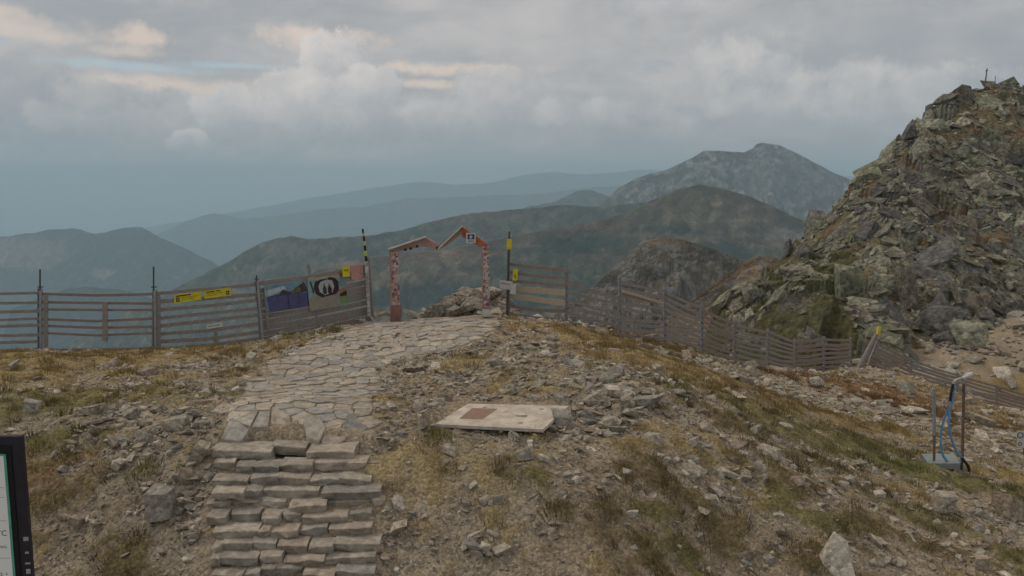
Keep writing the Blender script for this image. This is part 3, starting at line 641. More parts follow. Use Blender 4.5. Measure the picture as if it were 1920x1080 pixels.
for i, (p, sz, Rm, px, py, dep, off) in enumerate(HB):
    V, Fc = HV[rng.integers(40)]; ci = int(rng.integers(7)); c_ = np.array(LICH_C[ci]) * (.8 + .45 * rng.random())
    v = (V * np.array(sz)) @ Rm.T + off
    if i < 280: o = mesh_np('boulder', v, Fc, M_boulder, col=c_, label=bwords(px, py, sz[0], ci), category='boulder', group='boulders of the rocky hill'); o.location = p
    else: hp_.add(v + p, Fc, c_)
hp_.build('scree', M_boulder, label='grey-green lichened block scree covering the rocky hill', category='scree', kind='stuff')
print('hill rocks', len(HB))

# rock pile behind the gate
RP = [(850, 592, 60, 26), (900, 588, 70, 24), (875, 572, 60, 26), (905, 556, 40, 22), (880, 550, 26, 18), (935, 575, 50, 24), (830, 590, 30, 34), (925, 556, 26, 20), (860, 566, 44, 26), (895, 575, 50, 20), (945, 595, 40, 18), (800, 592, 28, 16), (775, 594, 24, 14), (715, 592, 30, 14), (840, 570, 30, 24), (915, 594, 60, 14), (936, 560, 20, 26), (950, 570, 22, 26), (868, 588, 50, 18)]
for k, (px, py, wp, hp) in enumerate(RP):
    Y_ = 27.2 + .9 * (594 - py) / 40 + .5 * (k % 3); p = PY(px, py, Y_); dep = pixel_of(p)[2]; w_, h_ = wp / F * dep, hp / F * dep
    V, Fc = HV[(k * 3 + 11) % 40]; v = V * np.array([w_ / 2, .35 + w_ * .25, h_ * .42 + .04]); Rm = np.array(Matrix.Rotation(rng.normal() * .5, 3, 'Z') @ Matrix.Rotation((rng.random() - .5) * .7, 3, 'Y'))
    pos = ['top', 'left foot', 'middle', 'right foot'][0 if py < 562 else (1 if px < 850 else (2 if px < 912 else 3))]
    ci = k % 4
    o = mesh_np('rock_slab', v @ Rm.T + [0, 0, h_ * .3], Fc, M_stone, col=np.array(STONE_C[ci]) * .72, label=f"{['grey', 'tan', 'dark grey', 'pale'][ci]} {'broad' if wp >= 44 else 'small'} slab at the {pos} of the rock pile behind the gate", category='rock', group='slabs of the rock pile behind the gate'); o.location = p
mb = Pile()
for _ in range(260):
    px = 800 + rng.random() * 170; py = 594 - (np.interp(px, [800, 850, 900, 960, 970], [4, 34, 44, 20, 6])) * rng.random(); p = PY(px, py, 27.3 + (594 - py) * .03)
    V, Fc = HV[rng.integers(40)]; s_ = .12 + .22 * rng.random(); mb.add((V * np.array([s_, s_ * .8, s_ * .5])) @ rot_euler(rng, .5).T + p, Fc, np.array(STONE_C[rng.integers(7)]) * .75)
# body of the pile
V, Fc = HV[5]; 
for (px, py, Y_, a, b, c_) in [(880, 592, 28.6, 1.3, 1.0, .5), (920, 594, 28.7, 1.0, 1.0, .42)]: mb.add(V * np.array([a, b, c_]) + PY(px, py, Y_), Fc, np.array(STONE_C[5]) * .8)
mb.build('broken_rock', M_stone, label='broken rock filling the pile behind the gate', category='rubble', kind='stuff')

# ------------------------------------------------------------------ far mountains
M_far = surf_mat('mountain_slope', .8, .045, .97, .75)
def mountain(prof, Y0, W, D, amp, c1, c2, c3, nx=260, nt_=90, jag=1.2, gf=None, e=.85, seed=1, back=.5, patches=(), rockiness=.5, toe=0.0):
    prof = np.array(prof, float); px = np.linspace(prof[0, 0], prof[-1, 0], nx)
    py = np.interp(px, prof[:, 0], prof[:, 1]); py = py + (fbm(px / 22, px * 0 + seed, seed, 5, .6) - .5) * jag * 4
    Rr = np.array([PY(a, b, Y0) for a, b in zip(px, py)])
    Lx = Rr[-1, 0] - Rr[0, 0]; fx = gf or 7 / W
    t = np.r_[-np.linspace(1, .04, 14) ** 1.3 * back, np.linspace(0, 1, nt_) ** 1.25]
    T, Xr = np.meshgrid(t, Rr[:, 0], indexing='ij'); Zr = np.broadcast_to(Rr[:, 2], T.shape)
    yy = Y0 - W * T; a = np.abs(T)
    wx = (fbm(Xr * fx * .5, yy * fx * .4, seed + 3, 4) - .5) * 1.6
    g1 = ridged(Xr * fx * .55 + wx, yy * fx * .22 + 3, seed + 5, 5); g2 = ridged(Xr * fx * 2 + wx * 1.5, yy * fx * 1.4, seed + 8, 5, .7)
    zz = Zr - D * a ** e - (1 - g1) * amp * np.minimum(1, a * 7) - (1 - g2) * amp * .5 * np.minimum(1, a * 12)
    zz = np.maximum(zz, -1200)
    xx = Xr + (fbm(Xr * fx * 2, yy * fx * 2, seed + 12, 3) - .5) * amp * .4 * np.minimum(1, a * 5)
    vv = yy + zz * 1.1; h1 = fbm(Xr * fx * 1.2, vv * fx * 1.2, seed + 20, 5)[..., None]; h2 = fbm(Xr * fx * 4, vv * fx * 5, seed + 22, 5, .65)[..., None]
    c_ = np.array(c1) * (1 - h1) + np.array(c2) * h1
    ma = np.clip((h2 - (.72 - .3 * rockiness) + .1 * (g2[..., None] - .5)) * 10, 0, 1); c_ = c_ * (1 - ma) + np.array(c3) * ma; c_ = c_ * (.75 + .5 * h2)
    qx, qy, _ = pixel_of(np.stack([xx, yy, zz], -1))
    for (ax, ay, rx, ry, cp) in patches:
        q = ((qx - ax) / rx) ** 2 + ((qy - ay) / ry) ** 2 + (h2[..., 0] - .5) * 3
        k = np.clip(1.6 - q, 0, 1)[..., None] * .85; c_ = c_ * (1 - k) + np.array(cp) * k
    return mesh_np('mountain', np.stack([xx, yy, zz], -1).reshape(-1, 3), grid_faces(*T.shape)[:, ::-1], M_far, col=c_.reshape(-1, 3), smooth=True, kind='structure')
FOR, GR, BRN, RK, TAN = (.03, .055, .04), (.075, .09, .04), (.135, .105, .07), (.24, .235, .215), (.22, .17, .11)
mountain([(60, 470), (200, 440), (340, 415), (480, 390), (580, 372), (700, 352), (790, 341), (850, 346), (920, 343), (980, 328), (1040, 322), (1100, 328), (1200, 318), (1320, 322), (1600, 330), (1900, 335)], 13000, 3000, 1400, 250, FOR, GR, BRN, seed=2, jag=.8)
mountain([(150, 500), (260, 455), (350, 415), (400, 398), (450, 410), (520, 405), (600, 392), (680, 388), (760, 372), (850, 370), (940, 366), (1020, 362), (1100, 352), (1250, 345), (1400, 350)], 9000, 2500, 1100, 250, FOR, GR, BRN, seed=4, jag=.8)
mountain([(930, 410), (990, 388), (1040, 378), (1085, 358), (1110, 357), (1150, 372), (1200, 400), (1260, 430)], 4600, 900, 500, 100, FOR, GR, BRN, seed=6, nx=160)
mountain([(-260, 470), (-120, 455), (-40, 452), (0, 444), (50, 438), (100, 430), (135, 427), (175, 438), (200, 436), (235, 427), (265, 426), (300, 445), (345, 465), (400, 492), (470, 540), (560, 600), (680, 660)], 4800, 1500, 700, 170, FOR, (.05, .07, .05), (.20, .16, .13), seed=8, patches=[(40, 470, 90, 22, (.24, .19, .13)), (190, 512, 22, 8, (.34, .28, .24)), (20, 490, 30, 12, (.26, .2, .16)), (70, 500, 24, 7, (.3, .24, .2))], rockiness=.05)
mountain([(20, 580), (80, 556), (120, 543), (160, 537), (200, 540), (250, 548), (300, 565), (380, 600)], 3300, 600, 420, 70, FOR, (.04, .06, .04), GR, seed=9, nx=120, rockiness=.1)
mountain([(1080, 412), (1130, 380), (1160, 352), (1190, 336), (1220, 325), (1245, 320), (1275, 306), (1298, 296), (1320, 282), (1360, 283), (1395, 286), (1412, 278), (1418, 270), (1430, 267), (1462, 272), (1500, 290), (1560, 322), (1610, 344), (1700, 380), (1850, 430)], 3300, 1300, 640, 210, (.10, .10, .08), BRN, (.27, .26, .235), nx=420, nt_=150, seed=11, jag=.55, rockiness=.8, gf=.008, patches=[(1480, 330, 90, 40, (.18, .18, .155))])
mountain([(60, 680), (200, 605), (290, 562), (350, 530), (420, 495), (460, 470), (490, 455), (520, 446), (545, 443), (575, 448), (620, 446), (700, 440), (740, 434), (790, 420), (850, 405), (900, 398), (960, 392), (1000, 390), (1060, 384), (1130, 388), (1200, 380), (1300, 380), (1400, 400)], 2300, 800, 480, 120, (.075, .09, .055), (.11, .11, .065), (.18, .15, .11), nx=420, nt_=120, seed=14, rockiness=.35, patches=[(545, 465, 45, 14, (.16, .15, .11)), (700, 500, 120, 10, (.16, .12, .08)), (490, 530, 60, 30, (.13, .12, .09)), (900, 410, 90, 10, (.15, .11, .08))])
mountain([(420, 640), (520, 560), (570, 522), (600, 505), (640, 492), (700, 480), (760, 474), (820, 468), (900, 455), (960, 444), (1020, 432), (1070, 424), (1130, 412), (1180, 396), (1230, 372), (1270, 356), (1310, 345), (1350, 352), (1400, 366), (1450, 388), (1500, 412), (1600, 450), (1700, 480)], 1500, 620, 330, 65, (.15, .125, .08), (.12, .11, .065), (.19, .155, .11), nx=420, nt_=150, seed=18, jag=.9, rockiness=.4, e=.8, patches=[(1090, 456, 75, 14, (.03, .06, .04)), (1040, 470, 60, 8, (.03, .06, .04)), (860, 560, 190, 26, (.025, .05, .045)), (1350, 470, 80, 14, (.035, .06, .04)), (1260, 430, 70, 9, (.04, .065, .04)), (1060, 425, 90, 5, (.24, .16, .11)), (830, 478, 120, 8, (.22, .15, .10)), (630, 495, 60, 8, (.26, .21, .16)), (1000, 510, 120, 30, (.07, .09, .05)), (1500, 440, 60, 12, (.30, .28, .24))])
# rocky knob and the bare saddle beside it
mountain([(980, 640), (1060, 575), (1110, 540), (1135, 518), (1160, 497), (1190, 465), (1215, 450), (1240, 444), (1265, 447), (1290, 451), (1330, 466), (1370, 480), (1400, 492), (1460, 520), (1560, 560)], 430, 170, 95, 26, (.12, .10, .075), (.15, .12, .08), (.20, .19, .17), nx=360, nt_=150, seed=23, jag=1.6, rockiness=.8, gf=.07, patches=[(1250, 452, 90, 8, (.23, .17, .11))])
mountain([(1180, 660), (1260, 590), (1320, 545), (1360, 515), (1395, 492), (1420, 479), (1445, 480), (1470, 490), (1500, 500), (1580, 520), (1700, 540)], 250, 110, 60, 9, (.25, .17, .10), (.21, .14, .08), (.24, .22, .19), nx=240, nt_=110, seed=26, jag=.7, rockiness=.55, gf=.09)
# the valley floor reaches the horizon
k_ = 15800
mesh_np('valley_floor', [(-k_, -k_, -1150), (k_, -k_, -1150), (k_, k_, -1150), (-k_, k_, -1150)], [(0, 1, 2, 3)], surf_mat('forest_floor', .2, .01, .97, .4), col=np.array([[.035, .06, .045]] * 4), kind='structure')

# ------------------------------------------------------------------ the air
hm = bpy.data.materials.new('haze_air'); hm.use_nodes = True; nt = hm.node_tree; nt.nodes.clear()
vol = nt.nodes.new('ShaderNodeVolumePrincipled'); vol.inputs['Color'].default_value = (.59, .80, .95, 1); vol.inputs['Density'].default_value = 1.65e-4
vol.inputs['Anisotropy'].default_value = .1
mo = nt.nodes.new('ShaderNodeOutputMaterial'); nt.links.new(vol.outputs[0], mo.inputs['Volume'])
b = 16000
MB().box((0, 0, -400), (b, 0, 0), (0, b, 0), (0, 0, 810)).build('haze', hm, kind='stuff', label='thin blue mountain haze filling the valleys', category='haze')

# ------------------------------------------------------------------ simple materials for built things
def mat(name, col, rough=.7, metal=0, var=.35, scale=8, streak=None, bump=0):
    m_, nt_, b = newmat(name); k = N(nt_); t = nt_.nodes.new('ShaderNodeTexCoord').outputs['Object']
    if streak:
        mp = nt_.nodes.new('ShaderNodeMapping'); nt_.links.new(t, mp.inputs[0]); mp.inputs['Scale'].default_value = streak; t = mp.outputs[0]
    f = k.noise(t, scale, 6, .65)
    f = k.m('ADD', k.m('MULTIPLY', k.ramp(f, .3, .7), var), 1 - var / 2)
    nt_.links.new(k.mix(1.0, (*col,), k.xyz(f, f, f), 'MULTIPLY'), b.inputs['Base Color'])
    b.inputs['Roughness'].default_value = rough; b.inputs['Metallic'].default_value = metal
    if bump:
        bp = nt_.nodes.new('ShaderNodeBump'); bp.inputs['Strength'].default_value = bump; bp.inputs['Distance'].default_value = .01
        nt_.links.new(f, bp.inputs['Height']); nt_.links.new(bp.outputs[0], b.inputs['Normal'])
    return m_
W_grey = mat('weathered_wood', (.275, .245, .225), .9, var=.7, scale=6, streak=(.5, 3, 12), bump=.5)
W_brown = mat('brown_wood', (.26, .205, .18), .9, var=.6, scale=6, streak=(.5, 3, 12), bump=.5)
W_pale = mat('new_pine_board', (.42, .34, .25), .85, var=.35, scale=6, streak=(.6, 3, 12))
STEEL = mat('galvanised_steel', (.30, .32, .35), .6, .3, .4, 14)
DSTEEL = mat('dark_steel', (.09, .08, .085), .6, .3, .5, 14)
RUST = mat('rusty_pipe', (.17, .12, .10), .8, .2, .6, 14)
YEL = mat('yellow_sign', (.62, .52, .03), .6, var=.25, scale=5)
BLK = mat('black_paint', (.02, .02, .022), .6, var=.3)
WHT = mat('white_sign', (.55, .54, .52), .6, var=.2)
PINK = mat('faded_pink_paper', (.50, .27, .24), .7, var=.3)
GREY = mat('print_grey', (.30, .28, .25), .7, var=.3)

def proj_quad(c4, Ys):                  # photo corners TL,TR,BR,BL with the distance of the left and right side
    return [PY(*c4[0], Ys[0]), PY(*c4[1], Ys[1]), PY(*c4[2], Ys[1]), PY(*c4[3], Ys[0])]
def panel_obj(name, q, th, mat_, parent=None, **t):
    q = [np.array(p) for p in q]; nrm = np.cross(q[1] - q[0], q[3] - q[0]); nrm /= np.linalg.norm(nrm)
    if nrm[1] > 0: nrm = -nrm           # towards the viewer's side
    mb_ = MB(); mb_.add([p - nrm * th for p in q] + [p for p in q], [(0, 1, 2, 3), (4, 7, 6, 5), (0, 4, 5, 1), (1, 5, 6, 2), (2, 6, 7, 3), (3, 7, 4, 0)])
    o = mb_.build(name, mat_, parent, **t); return o, q, nrm
def uvp(q, u, v): return (q[0] * (1 - u) + q[1] * u) * (1 - v) + (q[3] * (1 - u) + q[2] * u) * v
def deco(name, q, nrm, poly, mat_, parent, lift=.004, **t):   # flat print or applied sheet on a panel, in panel units
    P = [uvp(q, u, v) + nrm * lift for (u, v) in poly]; k = len(P)
    mb_ = MB(); mb_.add([p - nrm * (lift - .001) for p in P] + P, [tuple(range(k)), tuple(range(2 * k - 1, k - 1, -1))] + [(i, (i + 1) % k, k + (i + 1) % k, k + i) for i in range(k)])
    return mb_.build(name, mat_, parent, **t)
def rect(u0, v0, u1, v1): return [(u0, v0), (u1, v0), (u1, v1), (u0, v1)]
def text_on(name, s_, q, nrm, u, v, size, mat_, parent, lift=.006):
    cu = bpy.data.curves.new('t', 'FONT'); cu.body = s_; cu.size = 1; cu.align_x = 'CENTER'; cu.align_y = 'CENTER'; cu.extrude = 0
    o = bpy.data.objects.new('t', cu); me = bpy.data.meshes.new_from_object(o)
    ex = (q[1] - q[0]) / np.linalg.norm(q[1] - q[0]); ey = (q[0] - q[3]) / np.linalg.norm(q[0] - q[3]); c0 = uvp(q, u, v) + nrm * lift
    V = np.array([c0 + (ex * x.co[0] + ey * x.co[1]) * size for x in me.vertices]); Fs = [tuple(p.vertices) for p in me.polygons]
    V = V - np.array(parent.location)
    bpy.data.objects.remove(o); return mesh_np(name, V, Fs, mat_, parent)

# ------------------------------------------------------------------ fences
def fence(name, label, posts, mats, nslat=8, slat_h=.11, gaps=None, top_over=None, cat='fence', post_mat=STEEL, seed=3, group=None):
    r = random.Random(seed); P = []
    for (px, ty, by, Y_) in posts: P.append((PY(px[0] if isinstance(px, tuple) else px, ty, Y_), PY(px[1] if isinstance(px, tuple) else px, by, Y_)))
    mid = P[len(P) // 2][1]
    root = empty(name, tuple(map(float, mid)), label=label, category=cat, group=group)
    for i, (t, b_) in enumerate(P):
        m_ = MB(); up = (t - b_); w_ = .055
        # H-section post with bolt plates
        top = t + up * .02; bot = b_ - up * .15
        m_.bar(bot, top, .012, w_ * 1.6, up=(1, 0, 0)); m_.bar(bot + [-.045, 0, 0], top + [-.045, 0, 0], .09, .012, up=(1, 0, 0)); m_.bar(bot + [.045, 0, 0], top + [.045, 0, 0], .09, .012, up=(1, 0, 0))
        m_.build('post', post_mat, root)
    for i in range(len(P) - 1):
        (t0, b0), (t1, b1) = P[i], P[i + 1]; m_ = MB(); ns = nslat[i] if isinstance(nslat, list) else nslat
        for k in range(ns):
            f = (k + .5) / ns
            if gaps and (i, k) in gaps: continue
            a = t0 + (b0 - t0) * (f + r.uniform(-.02, .02)); b2 = t1 + (b1 - t1) * (f + r.uniform(-.02, .02))
            d = (b2 - a) / np.linalg.norm(b2 - a); sag = np.array([0, 0, -.07 * r.random()]); off = np.array([0, -.055 if r.random() < .9 else -.075, 0])
            mm = (a + b2) / 2 + sag + off; hh_ = (slat_h[i] if isinstance(slat_h, list) else slat_h) * r.uniform(.85, 1.1)
            m_.bar(a + off - d * r.uniform(0, .08), mm, .025, hh_); m_.bar(mm, b2 + off + d * r.uniform(0, .08), .025, hh_)
        m_.build('slat_panel', mats[i % len(mats)], root)
    return root, P
def YG(px, py): return float(PG(px, py)[1])
yA, yB, yC, yD = 22.3, 22.3, 23.6, 26.0
lf, LP = fence('snow_fence', 'long weathered horizontal-slat snow fence left of the gate carrying posters', [(-190, 545, 668, 22.6), (75, 543, 662, yA), (290, 545, 660, yB), ((482, 491), 528, 640, yC), ((686, 692), 492, 602, yD)], [W_grey, W_brown, W_grey, W_grey], nslat=[8, 8, 8, 11], slat_h=[.085, .08, .11, .15], gaps={(1, 6)}, seed=4)
# upright battens and rods of the left fence
for (x0, t0, x1, b1, Y_, w_) in [(197, 566, 197, 640, 22.15, .14), (578, 496, 596, 612, 24.75, .09), (405, 622, 405, 654, 23.0, .11), (86, 552, 86, 652, 22.2, .12), (297, 552, 298, 655, 22.2, .1), (497, 530, 503, 620, 23.6, .1)]:
    MB().bar(PY(x1, b1, Y_), PY(x0, t0, Y_), .03, w_, up=(1, 0, 0)).build('batten', W_grey, lf)
for (x, t, b_, Y_) in [(75, 505, 560, yA), (288, 500, 560, yB), (481, 516, 545, yC)]:
    m_ = MB().tube([PY(x, b_, Y_ - .08), PY(x, t, Y_ - .08)], .022); m_.bar(PY(x - 4, b_ - 22, Y_ - .08), PY(x + 5, b_ - 22, Y_ - .08), .06, .03); m_.build('rod', DSTEEL, lf)
for (x, x2, t, b_, Y_) in [(76, 77, 545, 660, yA - .14), (290, 292, 545, 660, yB - .14), (483, 493, 528, 640, yC - .14)]:
    MB().tube([PY(x2, b_, Y_), PY(x, t, Y_)], .035, 10).build('pipe_upright', STEEL, lf)
rf, RPp = fence('snow_fence', 'weathered slat snow fence right of the gate running down the slope', [(953, 488, 597, 26.0), (1062, 497, 607, 25.2), (1162, 522, 634, 25.6), (1247, 542, 641, 27), (1316, 574, 668, 30), (1378, 603, 687, 32.5), (1440, 618, 700, 35), (1490, 637, 706, 37), (1545, 632, 700, 38), (1595, 633, 695, 39)],
    [W_brown, W_grey, W_grey, W_grey, W_brown, W_grey, W_grey, W_brown, W_brown], nslat=[7, 8, 9, 9, 9, 9, 9, 8, 8], slat_h=[.11, .11, .115, .115, .115, .115, .12, .14, .14], seed=8, gaps={(0, 3), (0, 4), (1, 0), (1, 1)})
for (a, b_, Y0, Y1, hh_) in [((955, 540), (1060, 549), 25.85, 25.05, .19), ((955, 554), (1060, 569), 25.85, 25.05, .19), ((1166, 545), (1245, 569), 25.5, 26.9, .10)]:
    MB().bar(PY(*a, Y0), PY(*b_, Y1), .03, hh_).build('new_board', W_pale, rf, label='pale newly cut board')
f2, _ = fence('snow_fence', 'lower slat snow fence going downhill in front of the sandy path at the right', [((1645, 1622), 640, 700, 40), (1708, 672, 728, 41), (1795, 700, 752, 41.5), (1868, 722, 770, 42), (1935, 742, 788, 42.5), (2060, 780, 830, 43)],
    [W_brown, W_grey, W_grey, W_brown, W_grey], nslat=8, slat_h=.13, seed=12)
lp = empty('marker_post', tuple(map(float, PY(1606, 700, 39.7))), label='leaning grey wooden post with a yellow tip at the gap in the fences', category='post')
MB().tube([PY(1604, 702, 39.7), PY(1644, 625, 39.7)], [.13, .10], 8).build('shaft', W_grey, lp)
MB().bar(PY(1646, 627, 39.6), PY(1649, 613, 39.6), .14, .14, up=(1, 0, 0)).build('yellow_tip', YEL, lp)
for (a, b_, lab) in [((1582, 689), (1602, 704), 'pale broken stick leaning at the fence end'), ((1510, 708), (1530, 702), 'short pale stick lying under the fence bend'), ((1560, 699), (1575, 706), 'short weathered stick on the orange grass')]:
    MB().bar(PY(*a, 38.5), PY(*b_, 38.2), .06, .09).build('stick', W_pale, label=lab, category='stick')

# ------------------------------------------------------------------ signs and posters on the left fence
def sign(name, label, cat, c4, Ys, mat_, th=.015, group=None):
    q0 = proj_quad(c4, Ys); ctr = sum(q0) / 4
    root = empty(name, tuple(map(float, ctr)), label=label, category=cat, group=group)
    o, q, nrm = panel_obj('panel', q0, th, mat_, root); return root, q, nrm
def yf(px, pts=((290, 22.3), (487, 23.6), (689, 26.0))): return float(np.interp(px, [a for a, _ in pts], [b for _, b in pts])) - .13
def crossmark(root, q, nrm, u, v, su, sv):
    deco('symbol', q, nrm, rect(u - su, v - sv, u + su, v + sv), BLK, root)
    deco('symbol_inset', q, nrm, [(u - su * .15, v - sv * .55), (u + su * .15, v - sv * .55), (u + su * .15, v - sv * .2), (u + su * .5, v - sv * .2), (u + su * .5, v + sv * .2), (u + su * .15, v + sv * .2), (u + su * .15, v + sv * .55), (u - su * .15, v + sv * .55), (u - su * .15, v + sv * .2), (u - su * .5, v + sv * .2), (u - su * .5, v - sv * .2), (u - su * .15, v - sv * .2)], YEL, root, lift=.008)
DY = mat('dull_print', (.30, .25, .02), .7, var=.4, scale=30)
r1, q, nr = sign('warning_sign', 'long yellow warning sign on the fence, left of the pair, symbol at its left end', 'sign', [(326, 553), (377, 546), (378, 562), (327, 569)], (yf(326), yf(378)), YEL, group='yellow warning signs on the left fence')
crossmark(r1, q, nr, .13, .62, .06, .24); deco('lettering', q, nr, rect(.07, .14, .62, .27), BLK, r1)
for k in range(2): deco('small_print', q, nr, rect(.28, .42 + .22 * k, .9 - .2 * k, .50 + .22 * k), DY, r1)
r1, q, nr = sign('warning_sign', 'long yellow warning sign on the fence, right of the pair, symbol at its right end', 'sign', [(382, 546), (432, 539), (433, 554), (383, 560)], (yf(382), yf(433)), YEL, group='yellow warning signs on the left fence')
crossmark(r1, q, nr, .88, .6, .06, .24); deco('lettering', q, nr, rect(.08, .14, .40, .27), BLK, r1); deco('lettering', q, nr, rect(.44, .12, .62, .24), BLK, r1)
for k in range(2): deco('small_print', q, nr, rect(.1, .42 + .22 * k, .7 - .2 * k, .50 + .22 * k), DY, r1)
r1, q, nr = sign('notice_board', 'small white notice low on the left fence below the yellow signs', 'sign', [(387, 609), (417, 604), (418, 612), (388, 617)], (yf(387), yf(418)), WHT); deco('lettering', q, nr, rect(.1, .35, .85, .6), GREY, r1)
# panorama board
BLUE, NAVY, SKYB = mat('print_violet_blue', (.085, .08, .19), .5, var=.25, scale=5), mat('print_dark_blue', (.03, .035, .085), .5), mat('print_sky', (.16, .27, .34), .5, var=.5, scale=2)
MTN, MOSS, SNOWY = mat('print_brown_mountain', (.06, .05, .045), .6, var=.6), mat('print_moss', (.12, .12, .06), .6, var=.6), mat('print_cloud', (.38, .43, .46), .5, var=.3)
r1, q, nr = sign('panorama_board', 'wide mountain panorama poster with violet text blocks on the left fence', 'poster', [(494, 535), (575, 526), (579, 573), (503, 585)], (yf(494), yf(579)), SKYB)
deco('cloud_print', q, nr, [(.0, .22), (.45, .1), (.5, .22), (.1, .42), (0, .42)], SNOWY, r1)
deco('mountain_print', q, nr, [(.02, .46), (.2, .42), (.32, .40), (.42, .24), (.52, .34), (.62, .36), (.75, .2), (.93, .05), (1, .3), (1, .42), (.02, .56)], MTN, r1, .006)
deco('meadow_print', q, nr, [(.6, .36), (.76, .22), (.84, .24), (.84, .42), (.6, .45)], MOSS, r1, .009)
for k in range(4): deco('text_block', q, nr, rect(.03 + .245 * k, .46, .265 + .245 * k, .99), BLUE, r1, .012)
for k in (1, 3): deco('divider', q, nr, rect(.025 + .245 * (k + 1) - .015, .44, .035 + .245 * (k + 1) - .005, 1.0), NAVY, r1, .015)
BEIGE, MAROON, TEAL, CREAM, GRN, ORG, RED = [mat('print_' + a, c_, .6, var=.25, scale=6) for a, c_ in (('beige', (.29, .26, .21)), ('maroon', (.05, .02, .03)), ('teal', (.22, .33, .32)), ('cream', (.36, .34, .25)), ('green', (.17, .27, .10)), ('orange', (.36, .16, .08)), ('red', (.36, .06, .05)))]
r1, q, nr = sign('map_board', 'colourful trail poster with maroon cave picture and beige text on the fence', 'poster', [(576, 524), (647, 516), (652, 573), (581, 584)], (yf(576), yf(652)), TEAL)
deco('text_block', q, nr, [(0, .62), (.12, .5), (.22, .56), (.80, .56), (.80, .98), (0, 1.0)], BEIGE, r1, .006)
for k in range(2): deco('column_line', q, nr, rect(.26 + .26 * k, .62, .27 + .26 * k, .96), GREY, r1, .009)
deco('cave_picture', q, nr, [(.19, .1), (.34, .05), (.6, .0), (.72, .05), (.80, .18), (.80, .45), (.72, .56), (.34, .62), (.2, .5), (.14, .3)], MAROON, r1, .009)
deco('cave_opening', q, nr, [(.27, .24), (.33, .12), (.5, .07), (.64, .12), (.68, .32), (.62, .5), (.42, .56), (.29, .44)], mat('print_pale', (.36, .40, .39), .6), r1, .012)
deco('figure_print', q, nr, [(.38, .52), (.37, .34), (.40, .26), (.41, .16), (.44, .26), (.47, .36), (.47, .53)], MTN, r1, .015)
deco('figure_print', q, nr, [(.51, .52), (.50, .36), (.53, .28), (.54, .18), (.57, .28), (.61, .38), (.6, .52)], MAROON, r1, .015)
deco('title_strip', q, nr, rect(0.02, -.04, .85, .045), CREAM, r1, .009)
deco('picture_strip', q, nr, rect(.83, .0, 1.0, .34), SKYB, r1, .009); deco('orange_print', q, nr, [(.8, .46), (.95, .38), (1, .48), (.82, .58)], ORG, r1, .012); deco('brown_print', q, nr, rect(.82, .5, 1, .66), MAROON, r1, .009); deco('green_print', q, nr, rect(.82, .67, 1.0, .88), GRN, r1, .009)
deco('stroke', q, nr, [(.06, .08), (.09, .08), (.15, .44), (.12, .45)], NAVY, r1, .012); deco('badge', q, nr, [(.84, -.1), (.92, -.12), (.94, 0), (.86, .03)], RED, r1, .014)
r1, q, nr = sign('notice_sheet', 'small yellow notice at the top of the fence beside the pink sheet', 'sign', [(641, 500), (656, 499), (657, 518), (643, 520)], (yf(641), yf(657)), YEL); deco('lettering', q, nr, rect(.2, .3, .8, .45), DY, r1)
r1, q, nr = sign('paper_sheet', 'faded pink sheet at the top right end of the left fence', 'poster', [(657, 498), (681, 496), (682, 523), (659, 525)], (yf(657), yf(682)), PINK)

# striped marker pole and wooden post at the gate
sp_ = empty('striped_pole', tuple(map(float, PY(694, 604, 25.6))), label='thin black and yellow banded marker pole with whitish peeling lower part left of the gate', category='pole')
pts_ = [(680, 429), (681, 437), (682, 443), (683, 452), (684, 460), (685, 470), (686, 480), (687, 490)]
for k in range(7):
    MB().tube([PY(*pts_[k + 1], 25.6), PY(*pts_[k], 25.6)], .032 + .002 * k, 10).build('band', BLK if k % 2 == 0 else mat('lime_band', (.42, .50, .05), .6), sp_)
MB().tube([PY(692, 592, 25.6), PY(687, 490, 25.6)], .055, 10).build('lower_tube', mat('peeling_white', (.40, .38, .38), .7, var=1.3, scale=9), sp_)
MB().tube([PY(708, 612, 25.3), PY(692, 590, 25.6)], .03, 8).build('foot_brace', W_pale, sp_)
MB().bar(PY(699, 602, 25.9), PY(690, 483, 25.9), .10, .10, up=(1, 0, 0)).build('wooden_post', W_grey, label='upright grey timber post directly beside the striped pole', category='post')

# ------------------------------------------------------------------ gate frame
GY = 25.2
gt = empty('gate_frame', tuple(map(float, PY(825, 600, GY))), label='red-brown peak-shaped gateway frame covered in stickers standing on the path', category='gate')
def prism(pts, Y0, th):                 # outline in photo pixels at distance Y0, real thickness th
    a = [PY(x, y, Y0) for x, y in pts]; b_ = [p + [0, th, 0] for p in a]; k = len(a)
    return MB().add(a + b_, [tuple(range(k))[::-1], tuple(range(k, 2 * k))] + [(i, (i + 1) % k, k + (i + 1) % k, k + i) for i in range(k)])
RED1 = mat('weathered_red_paint', (.23, .115, .10), .7, var=.5, scale=4, bump=.2); RED2 = mat('faded_salmon_paint', (.36, .23, .19), .7, var=.3, scale=4); REDO = mat('orange_red_paint', (.38, .12, .06), .6, var=.6, scale=4)
prism([(730, 468), (745, 466), (749, 604), (733, 604)], GY, .28).build('post', RED2, gt)
prism([(902, 462), (917, 462), (919, 592), (904, 592)], GY - .2, .28).build('post', RED2, gt)
prism([(728, 468), (797, 445), (822, 459), (821, 467), (790, 462), (744, 472), (729, 474)], GY - .03, .22).build('left_peak_beam', RED2, gt)
prism([(822, 459), (865, 425), (868, 437), (840, 458), (823, 468)], GY - .05, .22).build('middle_beam', RED2, gt)
prism([(865, 425), (880, 434), (914, 458), (916, 466), (900, 463), (878, 452), (866, 443)], GY - .1, .22).build('right_peak_beam', REDO, gt)
